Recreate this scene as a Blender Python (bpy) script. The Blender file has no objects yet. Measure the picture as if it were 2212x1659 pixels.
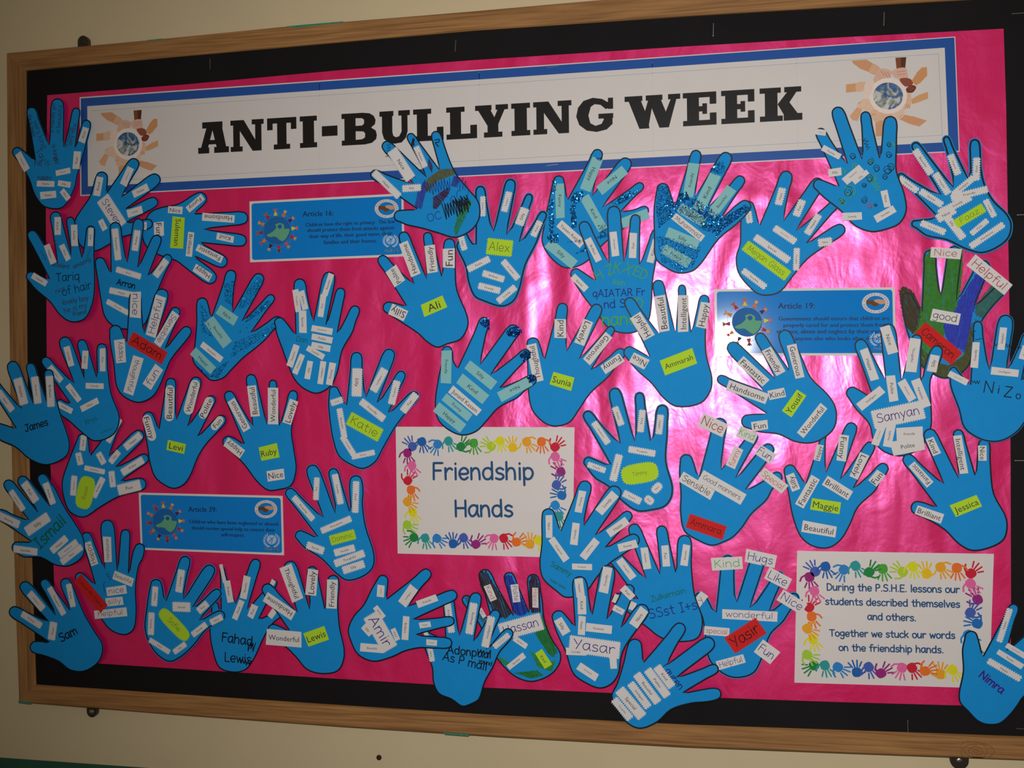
import bpy, bmesh, math, random
from mathutils import Vector, Matrix
from mathutils.geometry import delaunay_2d_cdt
random.seed(7)
SC = bpy.context.scene
COL = SC.collection

# ------------------------------------------------------------------ camera
D = 1.75            # metres from lens to the board face
F = 2340.46         # focal length in pixels of the 2212 x 1659 frame
CAMZ = 1.50
R = Matrix(((0.97830916, 0.0093865, 0.20693737), (-0.01192817, 0.99986793, 0.01103802), (-0.20680643, -0.01326698, 0.97829192)))
cam_d = bpy.data.cameras.new('camera'); cam = bpy.data.objects.new('camera', cam_d); COL.objects.link(cam)
cam_d.sensor_width = 36.0; cam_d.lens = F / 2212 * 36; cam_d.clip_start = 0.02
M = Matrix(((1, 0, 0), (0, 0, -1), (0, 1, 0)))     # fit frame -> world (board in XZ, facing -Y)
cam.matrix_world = Matrix.Translation((0, -D, CAMZ)) @ (M @ R).to_4x4()
SC.camera = cam

def P(x, y, h=0.0):
    """photograph pixel -> point (X, Z) on the plane that lies h in front of the board face"""
    d = R @ Vector(((x - 1106) / F, -(y - 829.5) / F, -1))
    t = (D - h) / -d.z
    return Vector((d.x * t, d.y * t + CAMZ))

# ------------------------------------------------------------------ light and exposure
w = bpy.data.worlds.new('world'); SC.world = w; w.use_nodes = True
w.node_tree.nodes['Background'].inputs[0].default_value = (1.0, 0.80, 0.55, 1)
w.node_tree.nodes['Background'].inputs[1].default_value = 0.095
fl = bpy.data.lights.new('camera_flash', 'SPOT')
fl.energy = 74; fl.color = (1.0, 0.965, 0.93); fl.spot_size = math.radians(100); fl.spot_blend = 1.0; fl.shadow_soft_size = 0.012
flo = bpy.data.objects.new('camera_flash', fl); COL.objects.link(flo)
flo.location = (-0.035, -D + 0.0, CAMZ + 0.088)
_t = P(1500, 735); flo.rotation_euler = (Vector((_t.x, 0, _t.y)) - flo.location).to_track_quat('-Z', 'Y').to_euler()
SC.view_settings.view_transform = 'Standard'; SC.view_settings.look = 'None'
SC.view_settings.exposure = 0.0; SC.view_settings.gamma = 1.0; SC.view_settings.use_curve_mapping = False

# ------------------------------------------------------------------ materials
def lin(c):
    c /= 255.0
    return c / 12.92 if c <= 0.04045 else ((c + 0.055) / 1.055) ** 2.4
def rgb(h): return tuple(lin(int(h[i:i + 2], 16)) for i in (0, 2, 4)) + (1,)
MATS = {}
def mat(name, color, rough=0.7, spec=0.3, metal=0.0, bump=0.0, bscale=400, var=0.04, vscale=30, coat=0.0, coat_r=0.1):
    if name in MATS: return MATS[name]
    m = bpy.data.materials.new(name); m.use_nodes = True; nt = m.node_tree; b = nt.nodes['Principled BSDF']
    b.inputs['Roughness'].default_value = rough; b.inputs['Specular IOR Level'].default_value = spec
    b.inputs['Metallic'].default_value = metal; b.inputs['Coat Weight'].default_value = coat; b.inputs['Coat Roughness'].default_value = coat_r
    tc = nt.nodes.new('ShaderNodeTexCoord')
    n = nt.nodes.new('ShaderNodeTexNoise'); n.inputs['Scale'].default_value = vscale; n.inputs['Detail'].default_value = 5
    nt.links.new(tc.outputs['Object'], n.inputs['Vector'])
    mx = nt.nodes.new('ShaderNodeMix'); mx.data_type = 'RGBA'
    c = color if len(color) == 4 else tuple(color) + (1,)
    mx.inputs[6].default_value = tuple(max(0, v * (1 - var * 2)) for v in c[:3]) + (1,)
    mx.inputs[7].default_value = tuple(min(1, v * (1 + var * 2)) for v in c[:3]) + (1,)
    nt.links.new(n.outputs['Fac'], mx.inputs[0]); nt.links.new(mx.outputs[2], b.inputs['Base Color'])
    if bump:
        n2 = nt.nodes.new('ShaderNodeTexNoise'); n2.inputs['Scale'].default_value = bscale; n2.inputs['Detail'].default_value = 3
        nt.links.new(tc.outputs['Object'], n2.inputs['Vector'])
        bp = nt.nodes.new('ShaderNodeBump'); bp.inputs['Strength'].default_value = bump; bp.inputs['Distance'].default_value = 0.001
        nt.links.new(n2.outputs['Fac'], bp.inputs['Height']); nt.links.new(bp.outputs['Normal'], b.inputs['Normal'])
    MATS[name] = m
    return m
def ink(h, rough=0.6):
    return mat('ink_' + h, rgb(h), rough, 0.2, var=0.02)
CARD = mat('blue_sugar_card', (0.010, 0.305, 0.76), 0.62, 0.10, bump=0.12, bscale=700, var=0.03, vscale=60)
WHITE = mat('white_paper', (0.78, 0.75, 0.75), 0.75, 0.15, var=0.01)
LABELC = {'w': WHITE, 'g': mat('yellow_green_paper', (0.50, 0.78, 0.035), 0.75, 0.15, var=0.02), 'd': mat('red_paper', (0.68, 0.022, 0.022), 0.75, 0.15, var=0.05),
          't': mat('pale_teal_paper', (0.27, 0.60, 0.63), 0.75, 0.15, var=0.02)}
BLACKLINE = mat('black_marker', (0.004, 0.008, 0.014), 0.5, 0.25, var=0.1)
INKS = {'k': ink('0c0d12'), 'b': ink('16308a'), 'v': ink('3b1d8c'), 'e': ink('b3262c'), 'o': ink('cf4a1a'), 'n': ink('0f6a3a'), 'l': ink('4faf3c'),
        's': ink('74803a'), 'p': ink('3a3c44')}
GLIT = {'dark': mat('dark_blue_glitter', (0.004, 0.05, 0.25), 0.22, 0.8, metal=0.9, var=0.4, vscale=300),
        'bright': mat('bright_blue_glitter', (0.02, 0.22, 0.85), 0.2, 0.8, metal=0.9, var=0.3, vscale=300)}
BLACKPAPER = mat('black_border_paper', (0.011, 0.010, 0.011), 0.7, 0.12, bump=0.15, bscale=150, var=0.15, vscale=8)
STEEL = mat('staple_steel', (0.6, 0.6, 0.58), 0.3, 0.6, metal=1.0)

def foil_material():
    m = bpy.data.materials.new('pink_foil_paper'); m.use_nodes = True; nt = m.node_tree; N = nt.nodes; L = nt.links
    b = N['Principled BSDF']; out = N['Material Output']
    b.inputs['Base Color'].default_value = (0.95, 0.006, 0.12, 1); b.inputs['Roughness'].default_value = 0.75; b.inputs['Specular IOR Level'].default_value = 0.05
    g = N.new('ShaderNodeBsdfGlossy'); g.inputs['Color'].default_value = (0.95, 0.09, 0.55, 1); g.inputs['Roughness'].default_value = 0.35
    g2 = N.new('ShaderNodeBsdfGlossy'); g2.inputs['Color'].default_value = (0.97, 0.42, 0.84, 1); g2.inputs["Roughness"].default_value = 0.29
    tc = N.new('ShaderNodeTexCoord')
    def noise(sx, sz, scale, det, rough=0.5, dist=0.0):
        mp = N.new('ShaderNodeMapping'); mp.inputs['Scale'].default_value = (sx, 1, sz)
        L.new(tc.outputs['Object'], mp.inputs['Vector'])
        n = N.new('ShaderNodeTexNoise'); n.inputs['Scale'].default_value = scale; n.inputs['Detail'].default_value = det
        n.inputs['Roughness'].default_value = rough; n.inputs['Distortion'].default_value = dist
        L.new(mp.outputs['Vector'], n.inputs['Vector']); return n
    n1 = noise(1.0, 0.28, 8, 2, 0.45, 0.5); n2 = noise(1.0, 0.7, 20, 3, 0.5, 0.7); n3 = noise(1, 1, 160, 2); n4 = noise(1.0, 1.2, 8, 1, 0.4, 0.6)
    def bump(src, dist, prev=None):
        bp = N.new('ShaderNodeBump'); bp.inputs['Strength'].default_value = 1.0; bp.inputs['Distance'].default_value = dist
        L.new(src.outputs['Fac'], bp.inputs['Height'])
        if prev: L.new(prev.outputs['Normal'], bp.inputs['Normal'])
        return bp
    b1 = bump(n4, 0.0034, bump(n1, 0.0145)); b2 = bump(n2, 0.0016, b1); b3 = bump(n3, 0.00012, b2)
    for s in (g, g2, b): L.new(b3.outputs['Normal'], s.inputs['Normal'])
    mg = N.new('ShaderNodeMixShader'); mg.inputs[0].default_value = 0.5; L.new(g.outputs[0], mg.inputs[1]); L.new(g2.outputs[0], mg.inputs[2])
    mm = N.new('ShaderNodeMixShader'); mm.inputs[0].default_value = 0.35
    L.new(b.outputs[0], mm.inputs[1]); L.new(mg.outputs[0], mm.inputs[2]); L.new(mm.outputs[0], out.inputs['Surface'])
    return m
FOIL = foil_material()

def wood_material():
    m = bpy.data.materials.new('oak_frame'); m.use_nodes = True; nt = m.node_tree; N = nt.nodes; L = nt.links; b = N['Principled BSDF']
    b.inputs['Roughness'].default_value = 0.5; b.inputs['Specular IOR Level'].default_value = 0.35
    tc = N.new('ShaderNodeTexCoord')
    mp = N.new('ShaderNodeMapping'); mp.inputs['Scale'].default_value = (1.1, 20, 20); L.new(tc.outputs['Object'], mp.inputs['Vector'])
    n0 = N.new('ShaderNodeTexNoise'); n0.inputs['Scale'].default_value = 1.6; n0.inputs['Detail'].default_value = 2; L.new(mp.outputs[0], n0.inputs['Vector'])
    wv = N.new('ShaderNodeMath'); wv.operation = 'MULTIPLY'; wv.inputs[1].default_value = 34; L.new(n0.outputs['Fac'], wv.inputs[0])
    sn = N.new('ShaderNodeMath'); sn.operation = 'SINE'; L.new(wv.outputs[0], sn.inputs[0])
    mp2 = N.new('ShaderNodeMapping'); mp2.inputs['Scale'].default_value = (9, 330, 330); L.new(tc.outputs['Object'], mp2.inputs['Vector'])
    n1 = N.new('ShaderNodeTexNoise'); n1.inputs['Scale'].default_value = 1; n1.inputs['Detail'].default_value = 6; L.new(mp2.outputs[0], n1.inputs['Vector'])
    a = N.new('ShaderNodeMath'); a.operation = 'MULTIPLY_ADD'; a.inputs[1].default_value = 0.09; L.new(sn.outputs[0], a.inputs[0]); L.new(n1.outputs['Fac'], a.inputs[2])
    cr = N.new('ShaderNodeValToRGB'); cr.color_ramp.elements[0].position = 0.2; cr.color_ramp.elements[0].color = (0.22, 0.095, 0.030, 1)
    cr.color_ramp.elements[1].position = 0.8; cr.color_ramp.elements[1].color = (0.50, 0.255, 0.090, 1)
    L.new(a.outputs[0], cr.inputs[0]); L.new(cr.outputs[0], b.inputs['Base Color'])
    bp = N.new('ShaderNodeBump'); bp.inputs['Strength'].default_value = 0.25; bp.inputs['Distance'].default_value = 0.0006
    L.new(n1.outputs['Fac'], bp.inputs['Height']); L.new(bp.outputs['Normal'], b.inputs['Normal'])
    return m
WOOD = wood_material()

# ------------------------------------------------------------------ object helpers
def link(name, mesh, parent=None, loc=None):
    o = bpy.data.objects.new(name, mesh); COL.objects.link(o)
    if parent is not None: o.parent = parent
    if loc is not None: o.location = loc
    return o
def tag(o, label=None, cat=None, group=None, kind=None):
    if label: o['label'] = label
    if cat: o['category'] = cat
    if group: o['group'] = group
    if kind: o['kind'] = kind
    return o
class MB:
    """collects polygons with material slots; coordinates are world, made local to an origin on build"""
    def __init__(s): s.v = []; s.f = []; s.mi = []; s.m = []; s.col = None
    def slot(s, m):
        if m not in s.m: s.m.append(m)
        return s.m.index(m)
    def poly(s, pts, m):
        i = len(s.v); s.v += [tuple(p) for p in pts]; s.f.append(tuple(range(i, i + len(pts)))); s.mi.append(s.slot(m))
    def faces(s, pts, faces, m):
        i = len(s.v); s.v += [tuple(p) for p in pts]; k = s.slot(m)
        for f in faces: s.f.append(tuple(i + a for a in f)); s.mi.append(k)
    def box(s, a, b, m):
        x0, y0, z0 = a; x1, y1, z1 = b
        v = [(x0, y0, z0), (x1, y0, z0), (x1, y1, z0), (x0, y1, z0), (x0, y0, z1), (x1, y0, z1), (x1, y1, z1), (x0, y1, z1)]
        s.faces(v, [(0, 3, 2, 1), (4, 5, 6, 7), (0, 1, 5, 4), (1, 2, 6, 5), (2, 3, 7, 6), (3, 0, 4, 7)], m)
    def build(s, name, parent=None, origin=(0, 0, 0), at=None):
        me = bpy.data.meshes.new(name)
        o0 = Vector(origin)
        me.from_pydata([tuple(Vector(p) - o0) for p in s.v], [], s.f)
        for m in s.m: me.materials.append(m)
        me.polygons.foreach_set('material_index', s.mi)
        me.update()
        return link(name, me, parent, at)
def V3(p, h): return (p[0], -h, p[1])

def inside(p, poly):
    c = False; x, y = p[0], p[1]; j = len(poly) - 1
    for i in range(len(poly)):
        a, b = poly[i], poly[j]
        if (a[1] > y) != (b[1] > y) and x < (b[0] - a[0]) * (y - a[1]) / (b[1] - a[1]) + a[0]: c = not c
        j = i
    return c
def dedupe(pts, eps=1e-5):
    r = []
    for p in pts:
        if not r or (Vector(p) - Vector(r[-1])).length > eps: r.append(Vector(p))
    if len(r) > 2 and (r[0] - r[-1]).length < eps: r.pop()
    return r
def triangulate(contour, grid):
    pts = list(contour); n = len(pts)
    if grid:
        x0 = min(p[0] for p in pts); x1 = max(p[0] for p in pts); y0 = min(p[1] for p in pts); y1 = max(p[1] for p in pts)
        x = x0 + grid / 2
        while x < x1:
            y = y0 + grid / 2
            while y < y1:
                if inside((x, y), contour): pts.append(Vector((x, y)))
                y += grid
            x += grid
    r = delaunay_2d_cdt([Vector(p) for p in pts], [], [list(range(n))], 1, 1e-7)
    return r[0], r[2]
def sheet(mb, contour, m, h, lift=None, grid=0.0, thick=0.0004, back=True):
    contour = dedupe(contour)
    vs, fs = triangulate(contour, grid)
    L = (lambda p: h + lift(p)) if lift else (lambda p: h)
    front = [V3(p, L(p)) for p in vs]
    def orient(f):   # front faces look towards -Y
        a, b, c = (vs[i] for i in f[:3])
        return tuple(f) if (b - a).cross(c - a) > 0 else tuple(reversed(f))
    fs = [orient(f) for f in fs]
    mb.faces(front, fs, m)
    if thick:
        if back: mb.faces([V3(p, L(p) - thick) for p in vs], [tuple(reversed(f)) for f in fs], m)
        n = len(contour)
        area = sum(contour[i][0] * contour[(i + 1) % n][1] - contour[(i + 1) % n][0] * contour[i][1] for i in range(n))
        ring = [V3(p, L(p)) for p in contour] + [V3(p, L(p) - thick) for p in contour]
        if area > 0: q = [(i, i + n, (i + 1) % n + n, (i + 1) % n) for i in range(n)]
        else: q = [(i, (i + 1) % n, (i + 1) % n + n, i + n) for i in range(n)]
        mb.faces(ring, q, m)
def smooth(pts, closed=True, step=6, corners=()):
    n = len(pts); out = []
    rng = range(n) if closed else range(n - 1)
    for i in rng:
        p1, p2 = pts[i], pts[(i + 1) % n]
        p0 = pts[i - 1] if (closed or i > 0) else p1
        p3 = pts[(i + 2) % n] if (closed or i + 2 < n) else p2
        if i in corners: p0 = p1 + (p1 - p2) * 0.5
        if (i + 1) % n in corners: p3 = p2 + (p2 - p1) * 0.5
        d0 = max((p1 - p0).length, 1e-6) ** .5; d1 = max((p2 - p1).length, 1e-6) ** .5; d2 = max((p3 - p2).length, 1e-6) ** .5
        m1 = (p1 - p0) / d0 - (p2 - p0) / (d0 + d1) + (p2 - p1) / d1
        m2 = (p2 - p1) / d1 - (p3 - p1) / (d1 + d2) + (p3 - p2) / d2
        m1 *= d1; m2 *= d1
        for k in range(step):
            t = k / step; t2 = t * t; t3 = t2 * t
            out.append(p1 * (2 * t3 - 3 * t2 + 1) + m1 * (t3 - 2 * t2 + t) + p2 * (-2 * t3 + 3 * t2) + m2 * (t3 - t2))
    if not closed: out.append(pts[-1])
    return out
def ribbon(mb, pts, wd, m, h, lift=None, closed=False, caps=True):
    pts = dedupe(pts, 1e-6)
    n = len(pts)
    if n < 2: return
    if not closed:
        for i in range(1, n - 1):
            if (pts[i] - pts[i - 1]).normalized().dot((pts[i + 1] - pts[i]).normalized()) < .45:
                ribbon(mb, pts[:i + 1], wd, m, h, lift, caps=caps); ribbon(mb, pts[i:], wd, m, h + 1.3e-5, lift, caps=caps); return
    L = (lambda p: h + lift(p)) if lift else (lambda p: h)
    vs = []
    for i in range(n):
        a = pts[i - 1] if (closed or i) else pts[i]; b = pts[(i + 1) % n] if (closed or i + 1 < n) else pts[i]
        d = (b - a)
        if d.length < 1e-9: d = Vector((1, 0))
        d.normalize(); nn = Vector((-d.y, d.x)) * wd / 2
        vs += [pts[i] + nn, pts[i] - nn]
    fs = [(2 * i, 2 * i + 1, (2 * i + 3) % (2 * n), (2 * i + 2) % (2 * n)) for i in range(n if closed else n - 1)]
    mb.faces([V3(p, L(p)) for p in vs], fs, m)
    if caps and not closed:
        for e in (0, n - 1):
            c = pts[e]; mb.poly([V3(c + Vector((math.cos(t * math.pi / 3), math.sin(t * math.pi / 3))) * wd / 2, L(c) + 8e-6 + e * 1e-7) for t in range(6)], m)

# ------------------------------------------------------------------ lettering
GLY = {}
def _g(s):
    for ln in s.strip().split('\n'):
        ch, adv, rest = ln.split(' ', 2)
        GLY[ch] = (float(adv), [(st.strip()[0] == '~', [tuple(map(float, p.split(','))) for p in st.strip().lstrip('~').split()]) for st in rest.split(';')])
_g('''a 5.2 ~4.2,4 3.6,4.9 2,5 .6,3.8 .4,1.8 1.6,.1 3.2,.8 4.2,3; 4.3,5 4.2,1.6 4.9,0
b 5.2 .5,7.6 .5,0; ~.5,3.4 1.7,4.9 3.6,4.5 4.4,2.6 3.5,.5 1.8,0 .5,1.2
c 4.6 ~4,4.2 2.6,5 .9,4 .4,2.2 1.2,.5 2.6,0 4.1,.8
d 5.4 4.4,7.6 4.5,0; ~4.4,3.8 3.2,4.9 1.2,4.5 .4,2.4 1.4,.3 3.2,.2 4.4,1.6
e 4.9 ~.5,2.4 4.2,2.7 3.9,4.3 2.4,5 .8,4 .4,2 1.4,.3 2.8,0 4.1,.9
f 4 ~3.9,7 2.8,7.7 1.8,6.6 1.7,4 1.7,0; .3,4.6 3.5,4.6
g 5.2 ~4.2,4 3,5 1.2,4.6 .4,2.8 1.4,.9 3,1 4.2,2.8; ~4.3,5 4.3,0 3.6,-2.2 1.8,-2.5 .5,-1.6
h 5.1 .5,7.6 .5,0; ~.5,3 1.8,4.8 3.4,4.7 4.1,3.2 4.2,0
i 1.9 .9,5 .9,0; .9,6.7 .9,7
j 3 ~2,5 2,0 1.6,-2 .2,-2.3; 2,6.7 2,7
k 4.8 .5,7.6 .5,0; 3.9,4.9 .6,2.2; 1.7,3.1 4.2,0
l 1.9 .9,7.6 .9,0
m 7.3 .5,5 .5,0; ~.5,3.2 1.6,4.8 2.9,4.7 3.5,3.2 3.5,0; ~3.5,3.2 4.7,4.8 6,4.6 6.5,3 6.6,0
n 5 .5,5 .5,0; ~.5,3 1.8,4.8 3.3,4.7 4,3.2 4.2,0
o 5 ~2.4,5 .8,4.2 .4,2.4 1.2,.5 2.6,0 4.1,.9 4.5,2.8 3.7,4.5 2.4,5
p 5.2 .5,5 .6,-2.5; ~.5,3.6 1.8,4.9 3.6,4.5 4.4,2.6 3.4,.5 1.8,.1 .6,1.3
q 5.3 ~4.3,4 3,5 1.2,4.6 .4,2.6 1.4,.4 3,.4 4.2,2; 4.4,5 4.4,-2.5
r 4 .6,5 .7,0; ~.7,2.8 1.6,4.4 2.8,4.9 3.7,4.3
s 4.3 ~3.7,4.3 2.2,5 .7,4.1 1.2,2.9 3.2,2.2 3.8,1.1 2.4,0 .4,.5
t 4.2 ~1.9,7 1.9,2 2.2,.3 3.6,.2; .3,4.8 3.7,4.8
u 5 ~.5,5 .5,1.8 1.4,.1 3,.5 4.1,2.6; 4.2,5 4.2,0
v 4.6 .3,5 2.1,0 4.2,5
w 6.4 .3,5 1.7,0 3.1,4.2 4.5,0 6,5
x 4.8 .4,5 4.3,0; 4.2,5 .4,0
y 4.8 .3,5 2.4,.8; 4.4,5 1.2,-2.6
z 4.8 .5,4.8 4,4.8 .4,.1 4.3,.1
A 6.4 .3,0 3.1,7.4 5.8,0; 1.3,2.4 5,2.6
B 5.6 .7,7.3 .7,0; ~.7,7.2 3.3,7.2 4.2,5.6 3,4.1 .7,3.9; ~.8,3.9 4,3.7 4.9,1.9 3.4,.2 .7,.1
C 5.6 ~5,6.2 3.6,7.4 1.6,6.4 .5,3.6 1.4,.9 3.4,0 5.1,1.1
D 6.2 .7,7.3 .7,0; ~.6,7.3 3.6,6.8 5.4,4.4 4.8,1.5 2.7,.1 .7,.1
E 5.2 4.7,7.2 .7,7.2 .7,0 4.8,0; .7,3.8 4.2,3.8
F 5.1 4.8,7.2 .8,7.2 .7,0; .7,3.9 4,3.9
G 6.4 ~5.2,6.4 3.8,7.4 1.6,6.2 .5,3.4 1.6,.7 3.6,0 5.6,1.4 5.8,3.3; 5.8,3.4 3.4,3.3
H 6.2 .7,7.3 .7,0; 5.3,7.3 5.3,0; .7,3.8 5.3,3.8
I 4 .4,7.2 3.5,7.2; .4,0 3.5,0; 2,7.2 2,0
J 5.4 1.4,7.2 5.2,7.2; ~3.6,7.2 3.6,2 2.6,.1 1,.1 .3,1.6
K 5.4 .7,7.3 .7,0; 4.6,7.2 .8,3.2; 1.8,4.1 4.9,0
L 4.8 .7,7.3 .7,0 4.4,0
M 7.6 .6,0 1.4,7.2 3.8,1.5 6,7.2 6.9,0
N 6.4 .6,0 .7,7.3 5.4,.3 5.5,7.4
O 6.8 ~3.2,7.4 1.2,6.2 .5,3.6 1.5,.8 3.4,0 5.6,1.2 6.2,4 5.2,6.6 3.2,7.4
P 5.2 .8,7.2 .7,0; ~.7,7.2 3.4,7.3 4.6,5.6 3.6,3.8 .8,3.4
Q 7 ~3.2,7.4 1.2,6.2 .5,3.6 1.5,.8 3.4,0 5.6,1.2 6.2,4 5.2,6.6 3.2,7.4; 4,2 6.4,-.8
R 5.8 .8,7.2 .7,0; ~.7,7.2 3.4,7.3 4.6,5.7 3.6,4 .8,3.6; 2.4,3.8 5.2,0
S 5.6 ~4.9,6.4 3,7.4 1,6.2 1.4,4.5 4.2,3.4 4.9,1.7 3.2,.1 .5,.8
T 5.8 .3,7.2 5.6,7.2; 2.9,7.2 2.9,0
U 6 ~.6,7.3 .6,2.6 1.8,.2 4,.2 5.2,2.4 5.3,7.3
V 5.8 .3,7.3 2.8,0 5.4,7.3
W 8 .3,7.3 2.2,0 4,6 5.8,0 7.7,7.3
X 5.8 .4,7.3 5.3,0; 5.2,7.3 .4,0
Y 5.4 .3,7.3 2.6,3.6; 5.1,7.3 2,0
Z 5.6 .5,7.2 5,7.2 .4,0 5.1,0
. 2 .9,.1 1,.4
, 2 1,.4 .5,-1.2
: 2 .9,.4 .9,.8; .9,4 .9,4.4
- 3.6 .4,3 3,3
' 1.8 .9,7.4 .9,5.8
+ 5 2.4,5.4 2.4,1; .4,3.2 4.4,3.2
1 4 .8,6 2.2,7.2 2.2,0
3 5 ~.6,6.6 2.6,7.4 4,6 2.2,4; ~2.2,4 4.4,3 3.8,.6 .4,.4''')
GLY[' '] = (2.8, [])
_GC = {}
def stroke_text(s):
    """-> strokes in glyph units (x from 0), width, glyph height 7.5"""
    if s in _GC: return _GC[s]
    x = 0; out = []
    for c in s:
        adv, st = GLY.get(c, GLY['-'])
        for sm, pts in st:
            q = [Vector((p[0] + x, p[1])) for p in pts]
            out.append(smooth(q, False, 4) if sm and len(q) > 2 else q)
        x += adv + 0.35
    _GC[s] = (out, max(x, 1)); return _GC[s]
_FC = {}
def font_text(s):
    """filled outlines from Blender's own built-in font -> verts, faces, (x0, x1), cap height"""
    if s in _FC: return _FC[s]
    cu = bpy.data.curves.new('t', 'FONT'); cu.body = s; cu.resolution_u = 2
    ob = bpy.data.objects.new('t', cu); me = bpy.data.meshes.new_from_object(ob)
    vs = [Vector((v.co.x, v.co.y)) for v in me.vertices]; fs = [tuple(p.vertices) for p in me.polygons]
    bpy.data.objects.remove(ob); bpy.data.curves.remove(cu); bpy.data.meshes.remove(me)
    xs = [v.x for v in vs] or [0, 1]
    _FC[s] = (vs, fs, min(xs), max(xs)); return _FC[s]
def put_text(mb, s, org, ux, uy, width, height, m, h, lift=None, font='p', pen=None, align='c'):
    """org: centre (align c) or baseline left (align l) in plane coordinates; width: full length; height: cap height limit (0 = natural)"""
    if font == 'p':
        vs, fs, x0, x1 = font_text(s); sx = width / (x1 - x0); sy = sx
        if height and sy * 0.72 > height: sy = height / 0.72; sx = min(sx, sy * 1.15)
        cap = 0.72; mid = 0.36 * sy
        def tr(v): return org + ux * ((v.x - (x0 + x1) / 2) * sx if align == 'c' else (v.x - x0) * sx) + uy * (v.y * sy - (mid if align == 'c' else 0))
        q = [tr(v) for v in vs]
        L = (lambda p: h + lift(p)) if lift else (lambda p: h)
        flip = ux.x * uy.y - ux.y * uy.x < 0
        mb.faces([V3(p, L(p)) for p in q], [tuple(reversed(f)) if flip else f for f in fs], m)
    else:
        st, wd = stroke_text(s); sx = width / wd; sy = sx
        if height and sy * 7.3 > height: sy = height / 7.3; sx = min(sx, sy * 1.35)
        pw = pen or max(0.0004, min(sy * 0.62, 0.0016))
        for si_, pl in enumerate(st):
            q = [org + ux * ((p.x - wd / 2) * sx if align == 'c' else p.x * sx) + uy * (p.y * sy - (3.2 * sy if align == 'c' else 0)) for p in pl]
            ribbon(mb, q, pw, m, h + (si_ % 6) * 1.6e-5, lift)

# ------------------------------------------------------------------ the setting
CROPS = {'0': (0, 0, 1), 'A': (0, 180, .27728), 'B': (0, 600, .27728), 'C': (0, 980, .30142), 'D': (380, 540, .27728), 'E': (380, 960, .31348),
         'F': (780, 260, .27728), 'G': (740, 640, .30139), 'H': (740, 1140, .30139), 'I': (1140, 300, .30139), 'J': (1120, 620, .30139),
         'K': (1140, 1020, .33755), 'L': (1520, 200, .30139), 'M': (1540, 640, .33758), 'N': (1800, 240, .25320), 'O': (1800, 580, .37372),
         'P': (1640, 1140, .30138), 'Q': (2040, 540, .27728), 'R': (2040, 1280, .19289),
         '4': (520, 400, .17179), '5': (1520, 600, .19892), '6': (280, 1040, .16275), '7': (400, 180, .31646), '8': (1100, 80, .45208),
         'S': (1810, 110, .12055), 'T': (200, 220, .10847)}
def crop(c):
    ox, oy, s = CROPS[c]
    return lambda x, y: (ox + x * s, oy + y * s)

def wall_and_trim():
    BACK = 0.022
    wallm = mat('cream_wall_paint', (0.72, 0.60, 0.38), 0.85, 0.2, bump=0.25, bscale=60, var=0.05, vscale=3)
    green = mat('green_dado_paint', (0.03, 0.115, 0.075), 0.6, 0.3, var=0.1)
    y0 = P(0, 1632, -BACK)[1]; y1 = P(330, 1659, -BACK)[1]; zt = (y0 + y1) / 2 - 0.002
    mb = MB(); mb.box((-3.2, BACK, zt), (2.6, BACK + 0.1, 2.9), wallm); mb.box((-3.2, BACK, 0), (2.6, BACK + 0.1, zt), wallm)
    tag(mb.build('wall_back', origin=(0, BACK, 0), at=(0, BACK, 0)), kind='structure')
    mb = MB(); mb.box((-3.2, BACK - 0.004, zt - 0.10), (2.6, BACK + 0.0005, zt), green)
    tag(mb.build('trim_1', origin=(0, BACK, zt), at=(0, BACK, zt)), 'dark green painted band along the cream wall below the board', kind='structure')
    mb = MB(); mb.box((-3.2, -3.2, -0.05), (2.6, BACK + 0.1, 0), mat('grey_floor', (0.2, 0.19, 0.18), 0.6))
    tag(mb.build('floor'), kind='structure')
wall_and_trim()

def bar(pts_out, pts_in, h_front, h_back, m, bev=0.004):
    """frame rail from two px polylines; returns MB with a bevelled front"""
    mb = MB(); O = [P(x, y, h_front) for x, y in pts_out]; I = [P(x, y, h_front) for x, y in pts_in]; n = len(O)
    rows = []
    for a, b in zip(O, I):
        d = (b - a).normalized()
        rows.append([V3(a, h_back), V3(a, h_front - bev), V3(a + d * bev, h_front), V3(b - d * bev * 0.5, h_front), V3(b, h_front - bev * 0.6), V3(b, -0.001)])
    vs = [p for r in rows for p in r]; k = 6; fs = []
    for i in range(n - 1):
        for j in range(k - 1): fs.append((i * k + j, (i + 1) * k + j, (i + 1) * k + j + 1, i * k + j + 1))
    fs.append(tuple(range(k))); fs.append(tuple(reversed(range((n - 1) * k, n * k))))
    mb.faces(vs, fs, m); return mb
def fixn(o):
    bm = bmesh.new(); bm.from_mesh(o.data); bmesh.ops.recalc_face_normals(bm, faces=bm.faces); bm.to_mesh(o.data); bm.free()

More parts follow.
